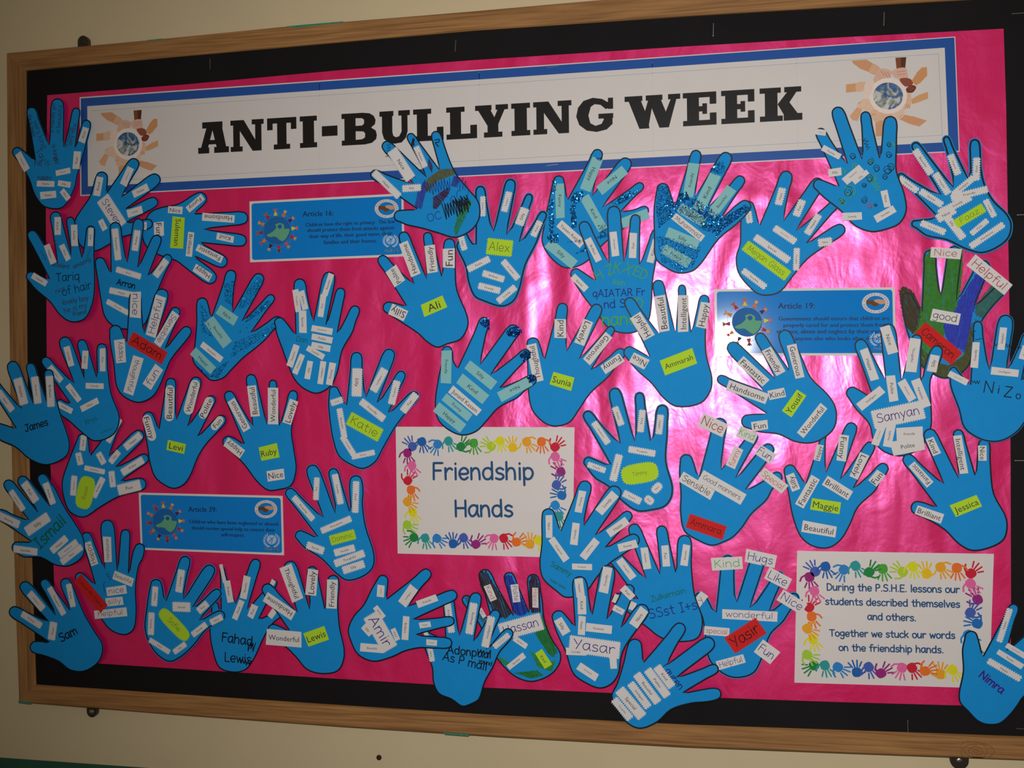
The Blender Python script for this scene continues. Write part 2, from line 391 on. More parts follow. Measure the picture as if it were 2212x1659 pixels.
def notice_board():
    c = P(1106, 829)
    root = link('notice_board', None, None, (c.x, 0.0, c.y))
    tag(root, 'wide oak-framed notice board with a black paper border on the cream wall', 'notice board')
    O = Vector((c.x, 0, c.y))
    xr_o = 0.272 * D; xr_i = xr_o - 0.040
    # top and bottom rails follow their measured edges
    HF = 0.0045; HB = -0.0215
    def rail(name, po, pi, rot=0.0):
        mb = bar(po, pi, HF, HB, WOOD)
        vs = [Vector(v) for v in mb.v]; mid = sum(vs, Vector()) / len(vs)
        o = mb.build(name, root, origin=mid, at=mid - O)
        if rot:
            o.data.transform(Matrix.Rotation(rot, 4, 'Y')); o.rotation_euler = (0, -rot, 0)
        fixn(o); return o
    def px_of(X, Z, h):      # world -> px, to close the bars at the far right corner
        v = R.transposed() @ Vector((X, Z - CAMZ, -(D - h))); return (1106 + F * v.x / -v.z, 829.5 - F * v.y / -v.z)
    def ext(a, b, X, h):     # extend px line a-b until plane X
        A = P(*a, h); B = P(*b, h); t = (X - A.x) / (B.x - A.x); q = A + (B - A) * t; return px_of(q.x, q.y, h)
    to = [(11.7, 113.7), (321, 85.3), (622, 55.5), (1024, 22.7), (1275, .7)]; to.append(ext(to[-3], to[-1], xr_o, HF))
    ti = [(55.2, 152.2), (368, 123.1), (740, 90.3), (1024, 65.2), (1480, 34.5)]; ti.append(ext((1275, 46.8), (2040, 1.7), xr_i, HF))
    bo = [(38.5, 1517.8), (368, 1544.5), (740, 1571.6), (1074.5, 1593.4), (1480, 1615.8)]; bo.append(ext((1480, 1615.8), (2212, 1643.6), xr_o, HF))
    bi = [(76, 1479.6), (401, 1502), (740, 1524.5), (1074.5, 1546.2), (1480, 1566.3)]; bi.append(ext((1480, 1566.3), (2212, 1592), xr_i, HF))
    rail('frame_rail', to, ti); rail('frame_rail', bo, bi)
    lo = [(11.7, 113.7), (13.5, 400), (19.5, 850), (29, 1250), (38.5, 1517.8)]; li = [(55.2, 152.2), (53.5, 400), (57.5, 850), (68, 1250), (76, 1479.6)]
    rail('frame_rail', lo, li, math.pi / 2)
    rail('frame_rail', [to[-1], bo[-1]], [ti[-1], bi[-1]], math.pi / 2)
    # black paper border: four strips covering the edge of the backing board
    mb = MB(); mb.box((P(30, 800).x, 0.0006, P(50, 1500).y), (xr_o - 0.01, 0.020, P(50, 135).y), mat('fibreboard', (0.25, 0.18, 0.1), 0.9))
    mb.build('backing_board', root, origin=O, at=(0, 0, 0))
    pt = [(102, 205.7), (401, 182.3), (740, 151.2), (1024, 129.8), (1480, 100.4), (1806.5, 81.3), (2168, 61.9)]
    sc_ = [0]
    def strip(a, b):
        m2 = MB(); sc_[0] += 1; A = [P(x, y, 0.0004) for x, y in a]; B = [P(x, y, 0.0004) for x, y in b]
        sheet(m2, A + B[::-1], BLACKPAPER, 0.0004 + sc_[0] * 4e-5, grid=0.05, thick=0.0008, back=False)
        return m2.build('border_paper', root, origin=O, at=(0, 0, 0))
    ex = lambda p, dx, dy: (p[0] + dx, p[1] + dy)
    ti2 = [ex(p, 0, -6) for p in ti]; bi2 = [ex(p, 0, 6) for p in bi]
    strip(ti2, [ex(pt[0], -60, 12), ex(pt[0], 0, 12)] + [ex(p, 0, 12) for p in pt[1:]] + [px_of(xr_i + .01, P(2168, 72).y, 0)])
    strip([(100, 1418)] + [(217.5, 1426), (740, 1459), (1322, 1489), (2071, 1515)] + [px_of(xr_i + .01, P(2071, 1515).y, 0)], bi2)
    strip([(50, 140), (48, 400), (52, 850), (62, 1250), (70, 1485)], [(112, 200), (108, 400), (112, 850), (122, 1250), (128, 1485)])
    strip([(2158, 66), (2166, 400), (2173, 900), (2174, 1300), (2172, 1570)], [px_of(xr_i + .01, P(2168, 30).y, 0), px_of(xr_i + .01, P(2100, 1580).y, 0)])
    # mounting lugs
    lug = mat('dark_steel_lug', (0.10, 0.085, 0.07), 0.35, 0.5, metal=0.8)
    for (x, y, up, r) in ((180, 96, 1, .0105), (199, 1531, -1, .0100), (2072, 1636, -1, .0135)):
        c2 = P(x, y - 6 * up, -0.015); m2 = MB(); n = 16
        pts = [c2 + Vector((r, -up * 0.014)), c2 + Vector((-r, -up * 0.014))]
        if up < 0: pts = pts[::-1]
        arc = [c2 + Vector((math.cos(t) * r, math.sin(t) * r)) for t in [math.pi * i / n + (0 if up > 0 else math.pi) for i in range(n + 1)]]
        sheet(m2, arc + ([c2 + Vector((-r, -.014)), c2 + Vector((r, -.014))] if up > 0 else [c2 + Vector((r, .014)), c2 + Vector((-r, .014))]), lug, -0.0135, thick=0.0085)
        lg = m2.build('mounting_lug', root, origin=V3(c2, -.015), at=Vector(V3(c2, -.015)) - O)
        m3 = MB(); k = 12      # domed screw head
        for ri, (rr, hh) in enumerate(((.0050, 0), (.0040, .0012), (.0018, .0018))):
            ring = [c2 + Vector((math.cos(2 * math.pi * i / k), math.sin(2 * math.pi * i / k))) * rr for i in range(k)]
            m3.v += [V3(p, -0.0135 + hh) for p in ring]
        m3.slot(lug if up > 0 else STEEL)
        for ri in range(2):
            for i in range(k): m3.f.append((ri * k + i, ri * k + (i + 1) % k, (ri + 1) * k + (i + 1) % k, (ri + 1) * k + i)); m3.mi.append(0)
        m3.f.append(tuple(range(2 * k, 3 * k))); m3.mi.append(0)
        m3.build('screw', lg, origin=V3(c2, -.015), at=(0, 0, 0))
    # knot in the bottom rail, near its right end, and green paint smears left on the frame
    m2 = MB(); kn = mat('dark_knot_wood', (0.24, 0.12, 0.045), 0.5, 0.3, var=0.3, vscale=120)
    c2 = P(2108, 1622, HF)
    for rr in (.019, .0135, .008, .003):
        ring = [c2 + Vector((math.cos(t) * rr * 1.25, math.sin(t) * rr * .8)) * (1 + .1 * math.sin(3 * t + rr * 400)) for t in [i * math.pi / 12 for i in range(24)]]
        ring = [Vector((p.x, max(min(p.y, c2.y + .014), c2.y - .010))) for p in ring]
        ribbon(m2, ring, .0012, kn, HF + .0001, closed=True)
    m2.build('wood_knot', root, origin=V3(c2, HF), at=Vector(V3(c2, HF)) - O)
    gp = mat('green_paint_smear', (0.03, 0.30, 0.19), 0.5, 0.4, var=0.3, vscale=200)
    for pl in ([(618, 57), (660, 53), (742, 46), (742, 48.5), (690, 54), (640, 60)], [(318, 86.5), (352, 83), (352, 85), (325, 88)], [(40, 1513), (70, 1518), (66, 1521), (40, 1518)],
               [(958, 1582), (1016, 1587), (1010, 1590), (960, 1586)]):
        m2 = MB(); q = [P(x, y, HF) for x, y in pl]; sheet(m2, q, gp, HF + .0002, thick=.0002, back=False)
        m2.build('paint_smear', root, origin=O, at=(0, 0, 0))['label'] = 'green paint smear'
notice_board()

def staple(x, y, ang, h, label, ln=8.5):
    m = MB(); c = P(x, y, h); a = math.radians(ang); ux = Vector((math.cos(a), -math.sin(a))); uy = Vector((-ux.y, ux.x)); L = ln * .00075; t = .00045
    b = [c + ux * L - uy * t, c + ux * L + uy * t, c - ux * L + uy * t, c - ux * L - uy * t]
    sheet(m, b[::-1], STEEL, h + .0007, thick=.0005)
    for s in (-1, 1):
        e = c + ux * L * s; q = [e - ux * t - uy * t, e + ux * t - uy * t, e + ux * t + uy * t, e - ux * t + uy * t]
        sheet(m, q, STEEL, h + .0003, thick=.002)
    tag(m.build('staple', origin=V3(c, h), at=V3(c, h)), label, 'staple', 'staples holding up the board papers')

# pink foil sheets
def foil(name, px, h, label):
    m = MB(); q = [P(x, y, h) for x, y in px]; c = P(1100, 800, h)
    sheet(m, q, FOIL, h, grid=.04, thick=.0003)
    tag(m.build(name, origin=V3(c, h), at=V3(c, h)), label, 'backing paper', 'pink foil papers behind the hands')
TOPE = [(102, 205.7), (401, 182.3), (740, 151.2), (1024, 129.8), (1275, 113.7), (1480, 100.4), (1806.5, 81.3), (2168, 61.9)]
foil('foil_paper', TOPE + [(2173.5, 234), (2176, 400), (2181, 700), (2183, 1006), (1600, 1003), (1240, 1001), (700, 1003), (109, 1010), (101, 780), (99, 460)], .0014,
     'upper sheet of shiny pink foil paper, behind the title banner and most hands')
foil('foil_paper', [(109, 996), (700, 990), (1240, 990), (1800, 990), (2183, 992), (2184, 1290), (2183, 1529), (2071, 1523.8), (1806.5, 1516.4), (1562, 1507.7), (1322, 1497), (1048, 1485.3), (740, 1466.9), (502, 1451.9), (217.5, 1433.5), (122, 1428), (116, 1230)], .0010,
     'lower sheet of pink foil paper, behind the two white notices and the bottom hands')

# ------------------------------------------------------------------ title banner
def bil(corners):
    tl, tr, br, bl = [Vector(c) for c in corners]
    return lambda u, v: tuple((tl * (1 - u) + tr * u) * (1 - v) + (bl * (1 - u) + br * u) * v)
def quad(corners, h, k=8):
    f = bil(corners); out = []
    for i in range(k): out.append(f(i / k, 0))
    out += [f(1, 0), f(1, 1)]
    for i in range(k): out.append(f(1 - (i + 1) / k, 1))
    return [P(x, y, h) for x, y in out]
def banner():
    h = .0022; c = P(1130, 240, h); org = V3(c, h)
    lam = dict(coat=1.0, coat_r=0.22)
    wht = mat('laminated_white', (0.78, 0.74, 0.72), .6, .2, var=.01, **lam); blu = mat('laminated_blue', (0.012, 0.095, 0.42), .6, .2, var=.02, **lam)
    blk = mat('laminated_black', (0.006, 0.005, 0.006), .5, .2, var=.1, **lam); thin = mat('thin_blue_rule', (0.38, 0.47, 0.62), .6)
    outer = [(172, 210), (2063.5, 79), (2073, 327.7), (173.5, 423.5)]
    b1 = [(174.5, 212.6), (2061.5, 81), (2071, 325.5), (176, 421)]; inner = [(188.5, 229.4), (2040.7, 103), (2049, 307), (190, 402.6)]
    root = link('title_banner', None, None, org)
    tag(root, 'long white title banner with blue border reading ANTI-BULLYING WEEK across the top', 'banner')
    m = MB(); sheet(m, quad(outer, h), wht, h, thick=.0004); m.build('banner_sheet', root, origin=org)
    m = MB(); O = quad(b1, h); I = quad(inner, h); n = len(O)
    m.faces([V3(p, h + .0001) for p in O + I], [(i, i + n, (i + 1) % n + n, (i + 1) % n) for i in range(n)], blu); fixo = m.build('blue_border', root, origin=org)
    m = MB(); T = quad([(198, 239.6), (2027, 116.4), (2035.5, 292), (199.5, 392)], h); ribbon(m, T + [T[0]], .0007, thin, h + .0001)
    for x0, y0, x1, y1 in ((690, 178, 690, 378), (1035, 157, 1036, 358), (1409, 136, 1411, 340), (1720, 122, 1724, 325)):
        ribbon(m, [P(x0, y0, h), P(x1, y1, h)], .0009, mat('sheet_seam', (.7, .67, .66), .3), h + .0001)
    m.build('thin_rule', root, origin=org)
    # slab lettering
    yb = lambda x: 332.5 - 73.9 * (x - 427.8) / 1305.1
    yt = lambda x: 260.9 - 74.7 * (x - 498) / 1230.4
    S = .16
    def slab(cx, w, y):   # serif
        d = S / 2 if y < .5 else S / 2
        return [(cx - w, y - d), (cx + w, y - d), (cx + w, y + d), (cx - w, y + d)]
    def letter(ch, w):     # polygons in a box w wide (units of height), overlapping pieces share one plane
        q = []
        R_ = lambda x0, y0, x1, y1: q.append([(x0, y0), (x1, y0), (x1, y1), (x0, y1)])
        if ch == 'I': R_(0, 0, w, S); R_(0, 1 - S, w, 1); R_(w * .17, .1, w * .83, .9)
        elif ch == 'T': R_(0, 1 - S * 1.1, w, 1); R_(0, .62, w * .19, 1); R_(w * .81, .62, w, 1); R_(w * .34, 0, w * .66, 1); R_(w * .22, 0, w * .78, S)
        elif ch == 'L': R_(0, 0, w, S); R_(0, 1 - S, w * .6, 1); R_(w * .12, 0, w * .48, 1); R_(w * .78, 0, w, .42)
        elif ch == 'E': R_(0, 0, w, S); R_(0, 1 - S, w, 1); R_(w * .12, 0, w * .48, 1); R_(w * .80, 0, w, .37); R_(w * .80, .63, w, 1); R_(w * .4, .42, w * .68, .58); R_(w * .58, .34, w * .72, .66)
        elif ch == 'N':
            R_(0, 0, w * .36, S); R_(0, 1 - S, w * .3, 1); R_(w * .64, 1 - S, w, 1); R_(w * .08, 0, w * .28, 1); R_(w * .74, .0, w * .93, 1)
            q.append([(w * .08, 1), (w * .4, 1), (w * .93, 0), (w * .66, 0)])
        elif ch == 'A':
            R_(0, 0, w * .36, S * 1.2); R_(w * .52, 0, w, S * 1.2); R_(w * .14, 1 - S * 1.25, w * .8, 1); R_(w * .3, .28, w * .7, .42)
            q.append([(w * .07, .1), (w * .3, .1), (w * .52, .9), (w * .3, .9)]); q.append([(w * .62, .1), (w * .93, .1), (w * .76, .95), (w * .42, .95)])
        elif ch == 'Y':
            R_(0, 1 - S, w * .5, 1); R_(w * .62, 1 - S, w, 1); R_(w * .26, 0, w * .82, S); R_(w * .37, 0, w * .7, .5)
            q.append([(w * .06, .9), (w * .44, .9), (w * .60, .58), (w * .70, .40), (w * .37, .36)]); q.append([(w * .7, .9), (w * .92, .9), (w * .7, .40), (w * .5, .42)])
        elif ch == 'W':
            R_(0, 1 - S, w * .32, 1); R_(w * .38, 1 - S, w * .68, 1); R_(w * .78, 1 - S, w, 1)
            q.append([(w * .06, .9), (w * .28, .9), (w * .42, .3), (w * .44, 0), (w * .26, 0)]); q.append([(w * .43, .9), (w * .52, .9), (w * .42, 0), (w * .27, 0)])
            q.append([(w * .42, .9), (w * .64, .9), (w * .78, .3), (w * .79, 0), (w * .62, 0)]); q.append([(w * .84, .9), (w * .94, .9), (w * .79, 0), (w * .62, 0)])
        elif ch == 'K':
            R_(0, 0, w * .54, S); R_(0, 1 - S, w * .5, 1); R_(w * .12, 0, w * .42, 1); R_(w * .58, 1 - S, w * .98, 1); R_(w * .56, 0, w, S * 1.3)
            q.append([(w * .42, .50), (w * .68, .9), (w * .9, .9), (w * .70, .54), (w * .95, .1), (w * .60, .1)])
        elif ch == 'U':
            R_(0, 1 - S, w * .46, 1); R_(w * .62, 1 - S, w, 1)
            o = [(w * .08, 1), (w * .08, .34), (w * .14, .14), (w * .3, .0), (w * .5, -.03), (w * .72, .0), (w * .86, .14), (w * .92, .34), (w * .92, 1), (w * .72, 1), (w * .72, .34), (w * .64, .2), (w * .54, .17), (w * .45, .22), (w * .42, .34), (w * .42, 1)]
            q.append(o)
        elif ch == '-': R_(0, .33, w, .65)
        elif ch == 'B':
            R_(0, 0, w * .2, S); R_(0, 1 - S, w * .2, 1)
            o = [(w * .08, 0), (w * .66, 0), (w * .86, .04), (w * .98, .15), (w, .28), (w * .97, .42), (w * .84, .52), (w * .95, .62), (w * .97, .75), (w * .92, .88), (w * .8, .97), (w * .6, 1), (w * .08, 1), (w * .08, .5)]
            q.append(('B', o, [[(w * .4, .16), (w * .58, .17), (w * .66, .22), (w * .67, .34), (w * .62, .41), (w * .4, .43)], [(w * .4, .60), (w * .58, .60), (w * .64, .66), (w * .64, .78), (w * .58, .83), (w * .4, .84)]]))
        elif ch == 'G':
            R_(w * .86, .66, w, 1.0); R_(w * .6, .38, w, .53)
            o = [(w * .98, .52), (w * .98, .2), (w * .82, .04), (w * .55, -.02), (w * .28, .04), (w * .08, .22), (0, .48), (w * .05, .75), (w * .2, .95), (w * .45, 1.03), (w * .7, .98), (w * .9, .84), (w * .9, .7),
                 (w * .8, .66), (w * .66, .80), (w * .5, .83), (w * .4, .76), (w * .33, .5), (w * .38, .26), (w * .52, .17), (w * .68, .22), (w * .74, .34), (w * .74, .52)]
            q.append(o)
        return q
    L7 = [('A', 88, 298), ('N', 310, 537), ('T', 560, 760), ('I', 783, 900), ('-', 933, 1040), ('B', 1068, 1308), ('U', 1327, 1535), ('L', 1557, 1763), ('L', 1783, 1992), ('Y', 1980, 2205)]
    L8 = [('I', 10, 100), ('N', 115, 298), ('G', 320, 497), ('W', 552, 818), ('E', 830, 990), ('E', 1013, 1172), ('K', 1197, 1400)]
    allL = [(c_, 400 + a * .31646, 400 + b * .31646) for c_, a, b in L7] + [(c_, 1100 + a * .45208, 1100 + b * .45208) for c_, a, b in L8]
    for ch, xa, xb in allL:
        m = MB(); mid = (xa + xb) / 2; hp = yb(mid) - yt(mid); w = (xb - xa) / hp
        f = lambda u, v: P(xa + u * hp + (.012 * hp) * (.5 - v), yb(xa + u * hp) + (yt(xa + u * hp) - yb(xa + u * hp)) * v, h)
        for pg in letter(ch, w):
            if pg[0] == 'B':
                o, holes = pg[1], pg[2]
                pts = [f(*p) for p in o]; edges = [[list(range(len(pts)))][0]]; allp = list(pts); loops = [list(range(len(pts)))]
                for hl in holes:
                    s0 = len(allp); allp += [f(*p) for p in hl]; loops.append(list(range(s0, len(allp)))[::-1])
                ed = [(lp[i], lp[(i + 1) % len(lp)]) for lp in loops for i in range(len(lp))]
                r = delaunay_2d_cdt(allp, ed, [], 0, 1e-7)
                for fc in r[2]:
                    cen = sum((r[0][i] for i in fc), Vector((0, 0))) / len(fc)
                    if inside(cen, pts) and not any(inside(cen, [f(*p) for p in hl]) for hl in holes):
                        tri = [r[0][i] for i in fc]
                        if (tri[1] - tri[0]).cross(tri[2] - tri[0]) < 0: tri = tri[::-1]
                        m.poly([V3(p, h + .00018) for p in tri], blk)
            else: sheet(m, [f(*p) for p in pg], blk, h + .00015 + len(m.f) * 3e-7, thick=0)
        o = m.build('letter', root, origin=org)
    # the printed picture of arms joined round the earth, twice
    earth = bpy.data.materials.new('printed_earth'); earth.use_nodes = True; nt = earth.node_tree; b = nt.nodes['Principled BSDF']; b.inputs['Roughness'].default_value = .5
    tc = nt.nodes.new('ShaderNodeTexCoord'); n = nt.nodes.new('ShaderNodeTexNoise'); n.inputs['Scale'].default_value = 55; n.inputs['Detail'].default_value = 6; n.inputs['Distortion'].default_value = 1.6
    cr = nt.nodes.new('ShaderNodeValToRGB'); e = cr.color_ramp.elements; e[0].position = .36; e[0].color = (.02, .07, .22, 1); e[1].position = .62; e[1].color = (.62, .64, .66, 1)
    e2 = e.new(.47); e2.color = (.06, .17, .38, 1); e3 = e.new(.53); e3.color = (.32, .32, .22, 1)
    nt.links.new(tc.outputs['Object'], n.inputs['Vector']); nt.links.new(n.outputs['Fac'], cr.inputs[0]); nt.links.new(cr.outputs[0], b.inputs['Base Color'])
    tan = ('d99a68', 'dca877', 'e8c0a0', 'edcdb8', 'f0d8ca'); C = lambda hx: mat('print_' + hx, rgb(hx), .6, .2, var=.05, vscale=200)
    arms = [  # outer band, inner (paler) band and hand blob polygons in crop S pixels
        ('d9a078', [(245, 175), (515, 155), (640, 235), (560, 380), (400, 320), (280, 230)]), ('e2b494', [(635, 232), (760, 320), (690, 430), (555, 378)]), ('e3b9a4', [(745, 320), (960, 360), (930, 480), (700, 600), (630, 520), (690, 415)]),
        ('8a4f33', [(1030, 122), (1130, 116), (1130, 325), (1050, 322)]), ('5d3526', [(1130, 116), (1225, 112), (1205, 325), (1130, 325)]), ('e6bba8', [(1030, 325), (1215, 305), (1250, 400), (1250, 480), (1110, 510), (1010, 470), (960, 380)]),
        ('9a5240', [(1105, 505), (1250, 485), (1330, 530), (1345, 590), (1220, 640), (1140, 580)]), ('db9c68', [(1505, 295), (1595, 290), (1600, 440), (1480, 570), (1400, 620), (1320, 540), (1420, 380)]), ('7c3c2a', [(1210, 700), (1310, 610), (1400, 640), (1390, 690), (1330, 750), (1230, 740)]),
        ('dfa878', [(1450, 790), (1615, 732), (1615, 855), (1460, 915), (1330, 955), (1310, 870)]), ('e8bda0', [(1200, 760), (1305, 780), (1310, 900), (1300, 1000), (1220, 1040), (1150, 1060), (1170, 940)]),
        ('dda176', [(1165, 1140), (1380, 1180), (1595, 1250), (1460, 1355), (1290, 1310), (1100, 1225)]), ('edcbb4', [(960, 1110), (1170, 1020), (1190, 1150), (1090, 1225), (980, 1190)]),
        ('dca57c', [(670, 1240), (840, 1230), (800, 1530), (680, 1535)]), ('e9bfa0', [(580, 1030), (700, 1060), (960, 1120), (980, 1180), (830, 1250), (660, 1270), (600, 1160)]),
        ('e3ae86', [(210, 1170), (340, 1010), (440, 1040), (370, 1210), (350, 1260), (260, 1240)]), ('edc9ae', [(340, 980), (420, 880), (540, 860), (640, 980), (600, 1080), (440, 1050)]),
        ('dda677', [(145, 600), (330, 580), (330, 730), (145, 748)]), ('e8bfa0', [(330, 580), (500, 560), (480, 705), (330, 730)]), ('f0d9cb', [(500, 560), (640, 530), (620, 700), (540, 830), (480, 860), (470, 700)])]
    for cr_, fx in (('S', lambda x, y: (x, y)), ('T', lambda x, y: (75 + .837 * (x - 145), 165 + .974 * (y - 115)))):
        g = crop(cr_); m = MB(); k = 0
        halo = [P(*g(*fx(900 + 340 * math.cos(t), 808 + 320 * math.sin(t))), h) for t in [i * math.pi / 20 for i in range(40)]]
        for hx, pl in arms:
            q = smooth([Vector(fx(*p)) for p in pl], True, 3, corners=range(len(pl)) if hx in ('8a4f33', '5d3526', 'd9a078', 'db9c68', 'dfa878', 'dda176', 'dca57c', 'dda677', 'e3ae86') else ())
            sheet(m, [P(*g(p.x, p.y), h) for p in q], C(hx), h + .0001 + k * .000004, thick=0); k += 1
        for fx0, fy0, dx, dy in ((770, 360, 60, 90), (830, 370, 60, 100), (890, 380, 50, 100), (1060, 380, 150, -20), (1060, 430, 150, -20), (1215, 960, 40, 60), (1260, 960, 30, 70), (1250, 680, 70, -50), (1290, 710, 70, -50), (600, 1150, 80, -20), (740, 1260, 70, -10), (360, 940, 60, -20), (1100, 1200, 60, -60)):
            ribbon(m, [P(*g(*fx(fx0, fy0)), h), P(*g(*fx(fx0 + dx, fy0 + dy)), h)], .0006, C('b9705a'), h + .0002)
        sheet(m, halo, C('f4e6dd'), h + .000175, thick=0)
        m.build('printed_arms', root, origin=org)
        m = MB(); ct = P(*g(*fx(900, 808)), h); org2 = V3(ct, h)
        sheet(m, [P(*g(*fx(900 + 268 * math.cos(t), 808 + 242 * math.sin(t))), h) for t in [i * math.pi / 20 for i in range(40)]], earth, h + .0003, thick=0)
        m.build('printed_earth', root, origin=org2, at=Vector(org2) - Vector(org))
banner()

# ------------------------------------------------------------------ articles cards
def article(cr_, corners, head, lines, badge, logo, label):
    g = crop(cr_); h = .0022; f = bil([g(*c) for c in corners]); c = P(*f(.5, .5), h); org = V3(c, h)
    lam = dict(coat=.8, coat_r=.075)
    wht = mat('card_white', (0.78, 0.73, 0.72), .5, .2, var=.01, **lam); blu = mat('card_blue', (0.001, 0.23, 0.72), .6, .05, var=.015, bump=.5, bscale=90, **lam)
    root = link('rights_card', None, None, org); tag(root, label, 'card')
    m = MB(); sheet(m, [P(*f(u, v), h) for u, v in ((0, 0), (1, 0), (1, 1), (0, 1))], wht, h, thick=.0005); m.build('card_sheet', root, origin=org)
    # rounded blue panel
    m = MB(); pts = []; ru, rv = .016, .04; mu, mv = .0135, .036
    for (cu, cv, a0) in ((1 - mu - ru, mv + rv, -90), (1 - mu - ru, 1 - mv - rv, 0), (mu + ru, 1 - mv - rv, 90), (mu + ru, mv + rv, 180)):
        for k in range(5):
            a = math.radians(a0 + k * 22.5); pts.append(P(*f(cu + ru * math.cos(a), cv + rv * math.sin(a)), h))
    sheet(m, pts, blu, h + .0001, thick=0); m.build('blue_panel', root, origin=org)
    navy = mat('print_navy', rgb('0b2f5c'), .6)
    hh = h + .0002
    for (x0, y0, x1, y1, t, sc) in [head] + lines:
        m = MB()
        a = P(*g(x0, y0), h); b = P(*g(x1, y1), h); ux = (b - a); W = ux.length; ux.normalize(); uy = Vector((-ux.y, ux.x))
        [put_text(m, t, a + ux * dx_, ux, uy * sc, W, 0, navy, hh + dx_ * .02, font='p', align='l') for dx_ in (-.00022, .00022)]
        m.build('text_line', root, origin=org)
    m = MB(); C = lambda hx: mat('print_' + hx, rgb(hx), .6, .2, var=.05, vscale=200)
    ell = lambda x, y, rx, ry, n=24: [P(*g(x + rx * math.cos(2 * math.pi * i / n), y + ry * math.sin(2 * math.pi * i / n)), h) for i in range(n)]
    x, y, rx, ry = badge
    sheet(m, ell(x, y, rx, ry, 32), C('d6d0d4'), hh, thick=0); sheet(m, ell(x, y, rx * .70, ry * .70, 32), blu, hh + .00005, thick=0)
    for k in range(26):   # ring of tiny capitals, too small to read
        if k % 7 == 6: continue
        a = 2 * math.pi * k / 26; p0 = P(*g(x + rx * .80 * math.cos(a), y + ry * .80 * math.sin(a)), h); p1 = P(*g(x + rx * .90 * math.cos(a + .05), y + ry * .90 * math.sin(a + .05)), h)
        ribbon(m, [p0, p1], .0006, C('3a3038'), hh + .00005)
    q = lambda pl: [P(*g(x + a * rx, y + b * ry), h) for a, b in pl]
    sheet(m, q([(-.68, -.28), (-.2, -.3), (.1, -.22), (.25, .05), (.1, .32), (-.12, .36), (-.35, .12), (-.68, .1)]), C('6f4526'), hh + .0001, thick=0)
    sheet(m, q([(-.15, -.28), (.15, -.38), (.68, -.3), (.68, .05), (.35, .12), (.15, .0), (-.05, -.1)]), C('cf9f80'), hh + .00012, thick=0)
    m.build('handshake_badge', root, origin=org)
    # globe ringed by cartoon children
    m = MB(); W = corners[1][0] - corners[0][0]; H = corners[2][1] - corners[1][1]
    G = lambda u, v: P(*f(u, v), h)
    sheet(m, [G(.178 + .082 * math.cos(t), .50 + .215 * math.sin(t)) for t in [i * math.pi / 16 for i in range(32)]], C('1c68b4'), hh, thick=0)
    ribbon(m, [G(.178 + .082 * math.cos(t), .50 + .215 * math.sin(t)) for t in [i * math.pi / 16 for i in range(33)]], .0006, C('3a3a48'), hh + .00004)
    land = [(.108, .57), (.150, .51), (.172, .44), (.166, .40), (.20, .375), (.225, .42), (.225, .47), (.258, .48), (.25, .58), (.215, .68), (.19, .65), (.165, .60), (.125, .60)]
    sheet(m, smooth([G(*p) for p in land], True, 3), C('66ad8c'), hh + .00006, thick=0)
    ribbon(m, smooth([G(*p) for p in land], True, 3), .0004, C('25503f'), hh + .0001, closed=True)
    sheet(m, smooth([G(*p) for p in [(.18, .43), (.2, .40), (.21, .44), (.195, .475)]], True, 3), C('1f63a8'), hh + .0001, thick=0)
    kids = [('d8852a', 'e09a50'), ('c02030', 'b06040'), ('e0cf30', 'c86a60'), ('e07a28', 'd8b080'), ('4a2a66', 'd89060'), ('e8d838', 'd87878'), ('c82030', 'd8a060'), ('d0507a', 'd89060'), ('b83040', '6a3a28'), ('2c2a52', 'c8a878'), ('e08028', 'c05050'), ('a02858', 'a05a40')]
    for i, (dress, head_) in enumerate(kids):
        a = math.radians(205 + 30 * i); ca, sa = math.cos(a), math.sin(a)
        K = lambda r, s: G(.178 + (.082 + r) * ca - s * sa, .50 + (.215 + r * 2.6) * sa + s * 2.6 * ca)
        sheet(m, [K(.012, -.013), K(.012, .013), K(.036, .004), K(.036, -.004)], C(dress), hh + .00022, thick=0)
        sheet(m, [K(.045 + .0095 * math.cos(t), .0095 * math.sin(t)) for t in [j * math.pi / 5 for j in range(10)]], C(head_), hh + .00018, thick=0)
        for s in (-1, 1):
            sheet(m, [K(.050, .006 * s), K(.056, .014 * s), K(.044, .013 * s)], C('b06838' if i % 2 else 'c85a50'), hh + .00006, thick=0)
            ribbon(m, [K(.012, .005 * s), K(.0, .007 * s)], .0005, C('5a3a3a'), hh + .00014)
            ribbon(m, [K(.032, .004 * s), K(.022, .026 * s)], .0005, C('a06a50'), hh + .00008)
    m.build('cartoon_children', root, origin=org)
    # white globe-in-wreath emblem with its word
    m = MB(); x, y, rx, ry, tx0, tx1, ty = logo; wl = C('b9cfe6')
    sheet(m, ell(x, y - ry * .1, rx * .62, ry * .66), wl, hh, thick=0)
    for a0 in (.25, .55):
        ribbon(m, ell(x, y - ry * .1, rx * a0, ry * a0), .0005, blu, hh + .00005, closed=True)
    ribbon(m, [P(*g(x - rx * .4, y + ry * .25), h), P(*g(x - rx * .05, y - ry * .1), h), P(*g(x + rx * .3, y - ry * .45), h)], .0012, blu, hh + .00005)
    ribbon(m, [P(*g(x - rx * .15, y - ry * .45), h), P(*g(x + rx * .1, y), h), P(*g(x - rx * .05, y + ry * .4), h)], .0012, blu, hh + .00005)
    for s in (-1, 1):
        for k in range(8):
            a = math.radians(90 + s * (18 + k * 17)); b_ = a + s * .22
            p0 = (x + rx * .80 * math.cos(a), y + ry * .86 * math.sin(a)); p1 = (x + rx * 1.02 * math.cos(b_), y + ry * 1.05 * math.sin(b_))
            ribbon(m, [P(*g(*p0), h), P(*g(*p1), h)], .0017, wl, hh)
    a = P(*g(tx0, ty), h); b = P(*g(tx1, ty - 2), h); ux = (b - a); Wd = ux.length; ux.normalize()
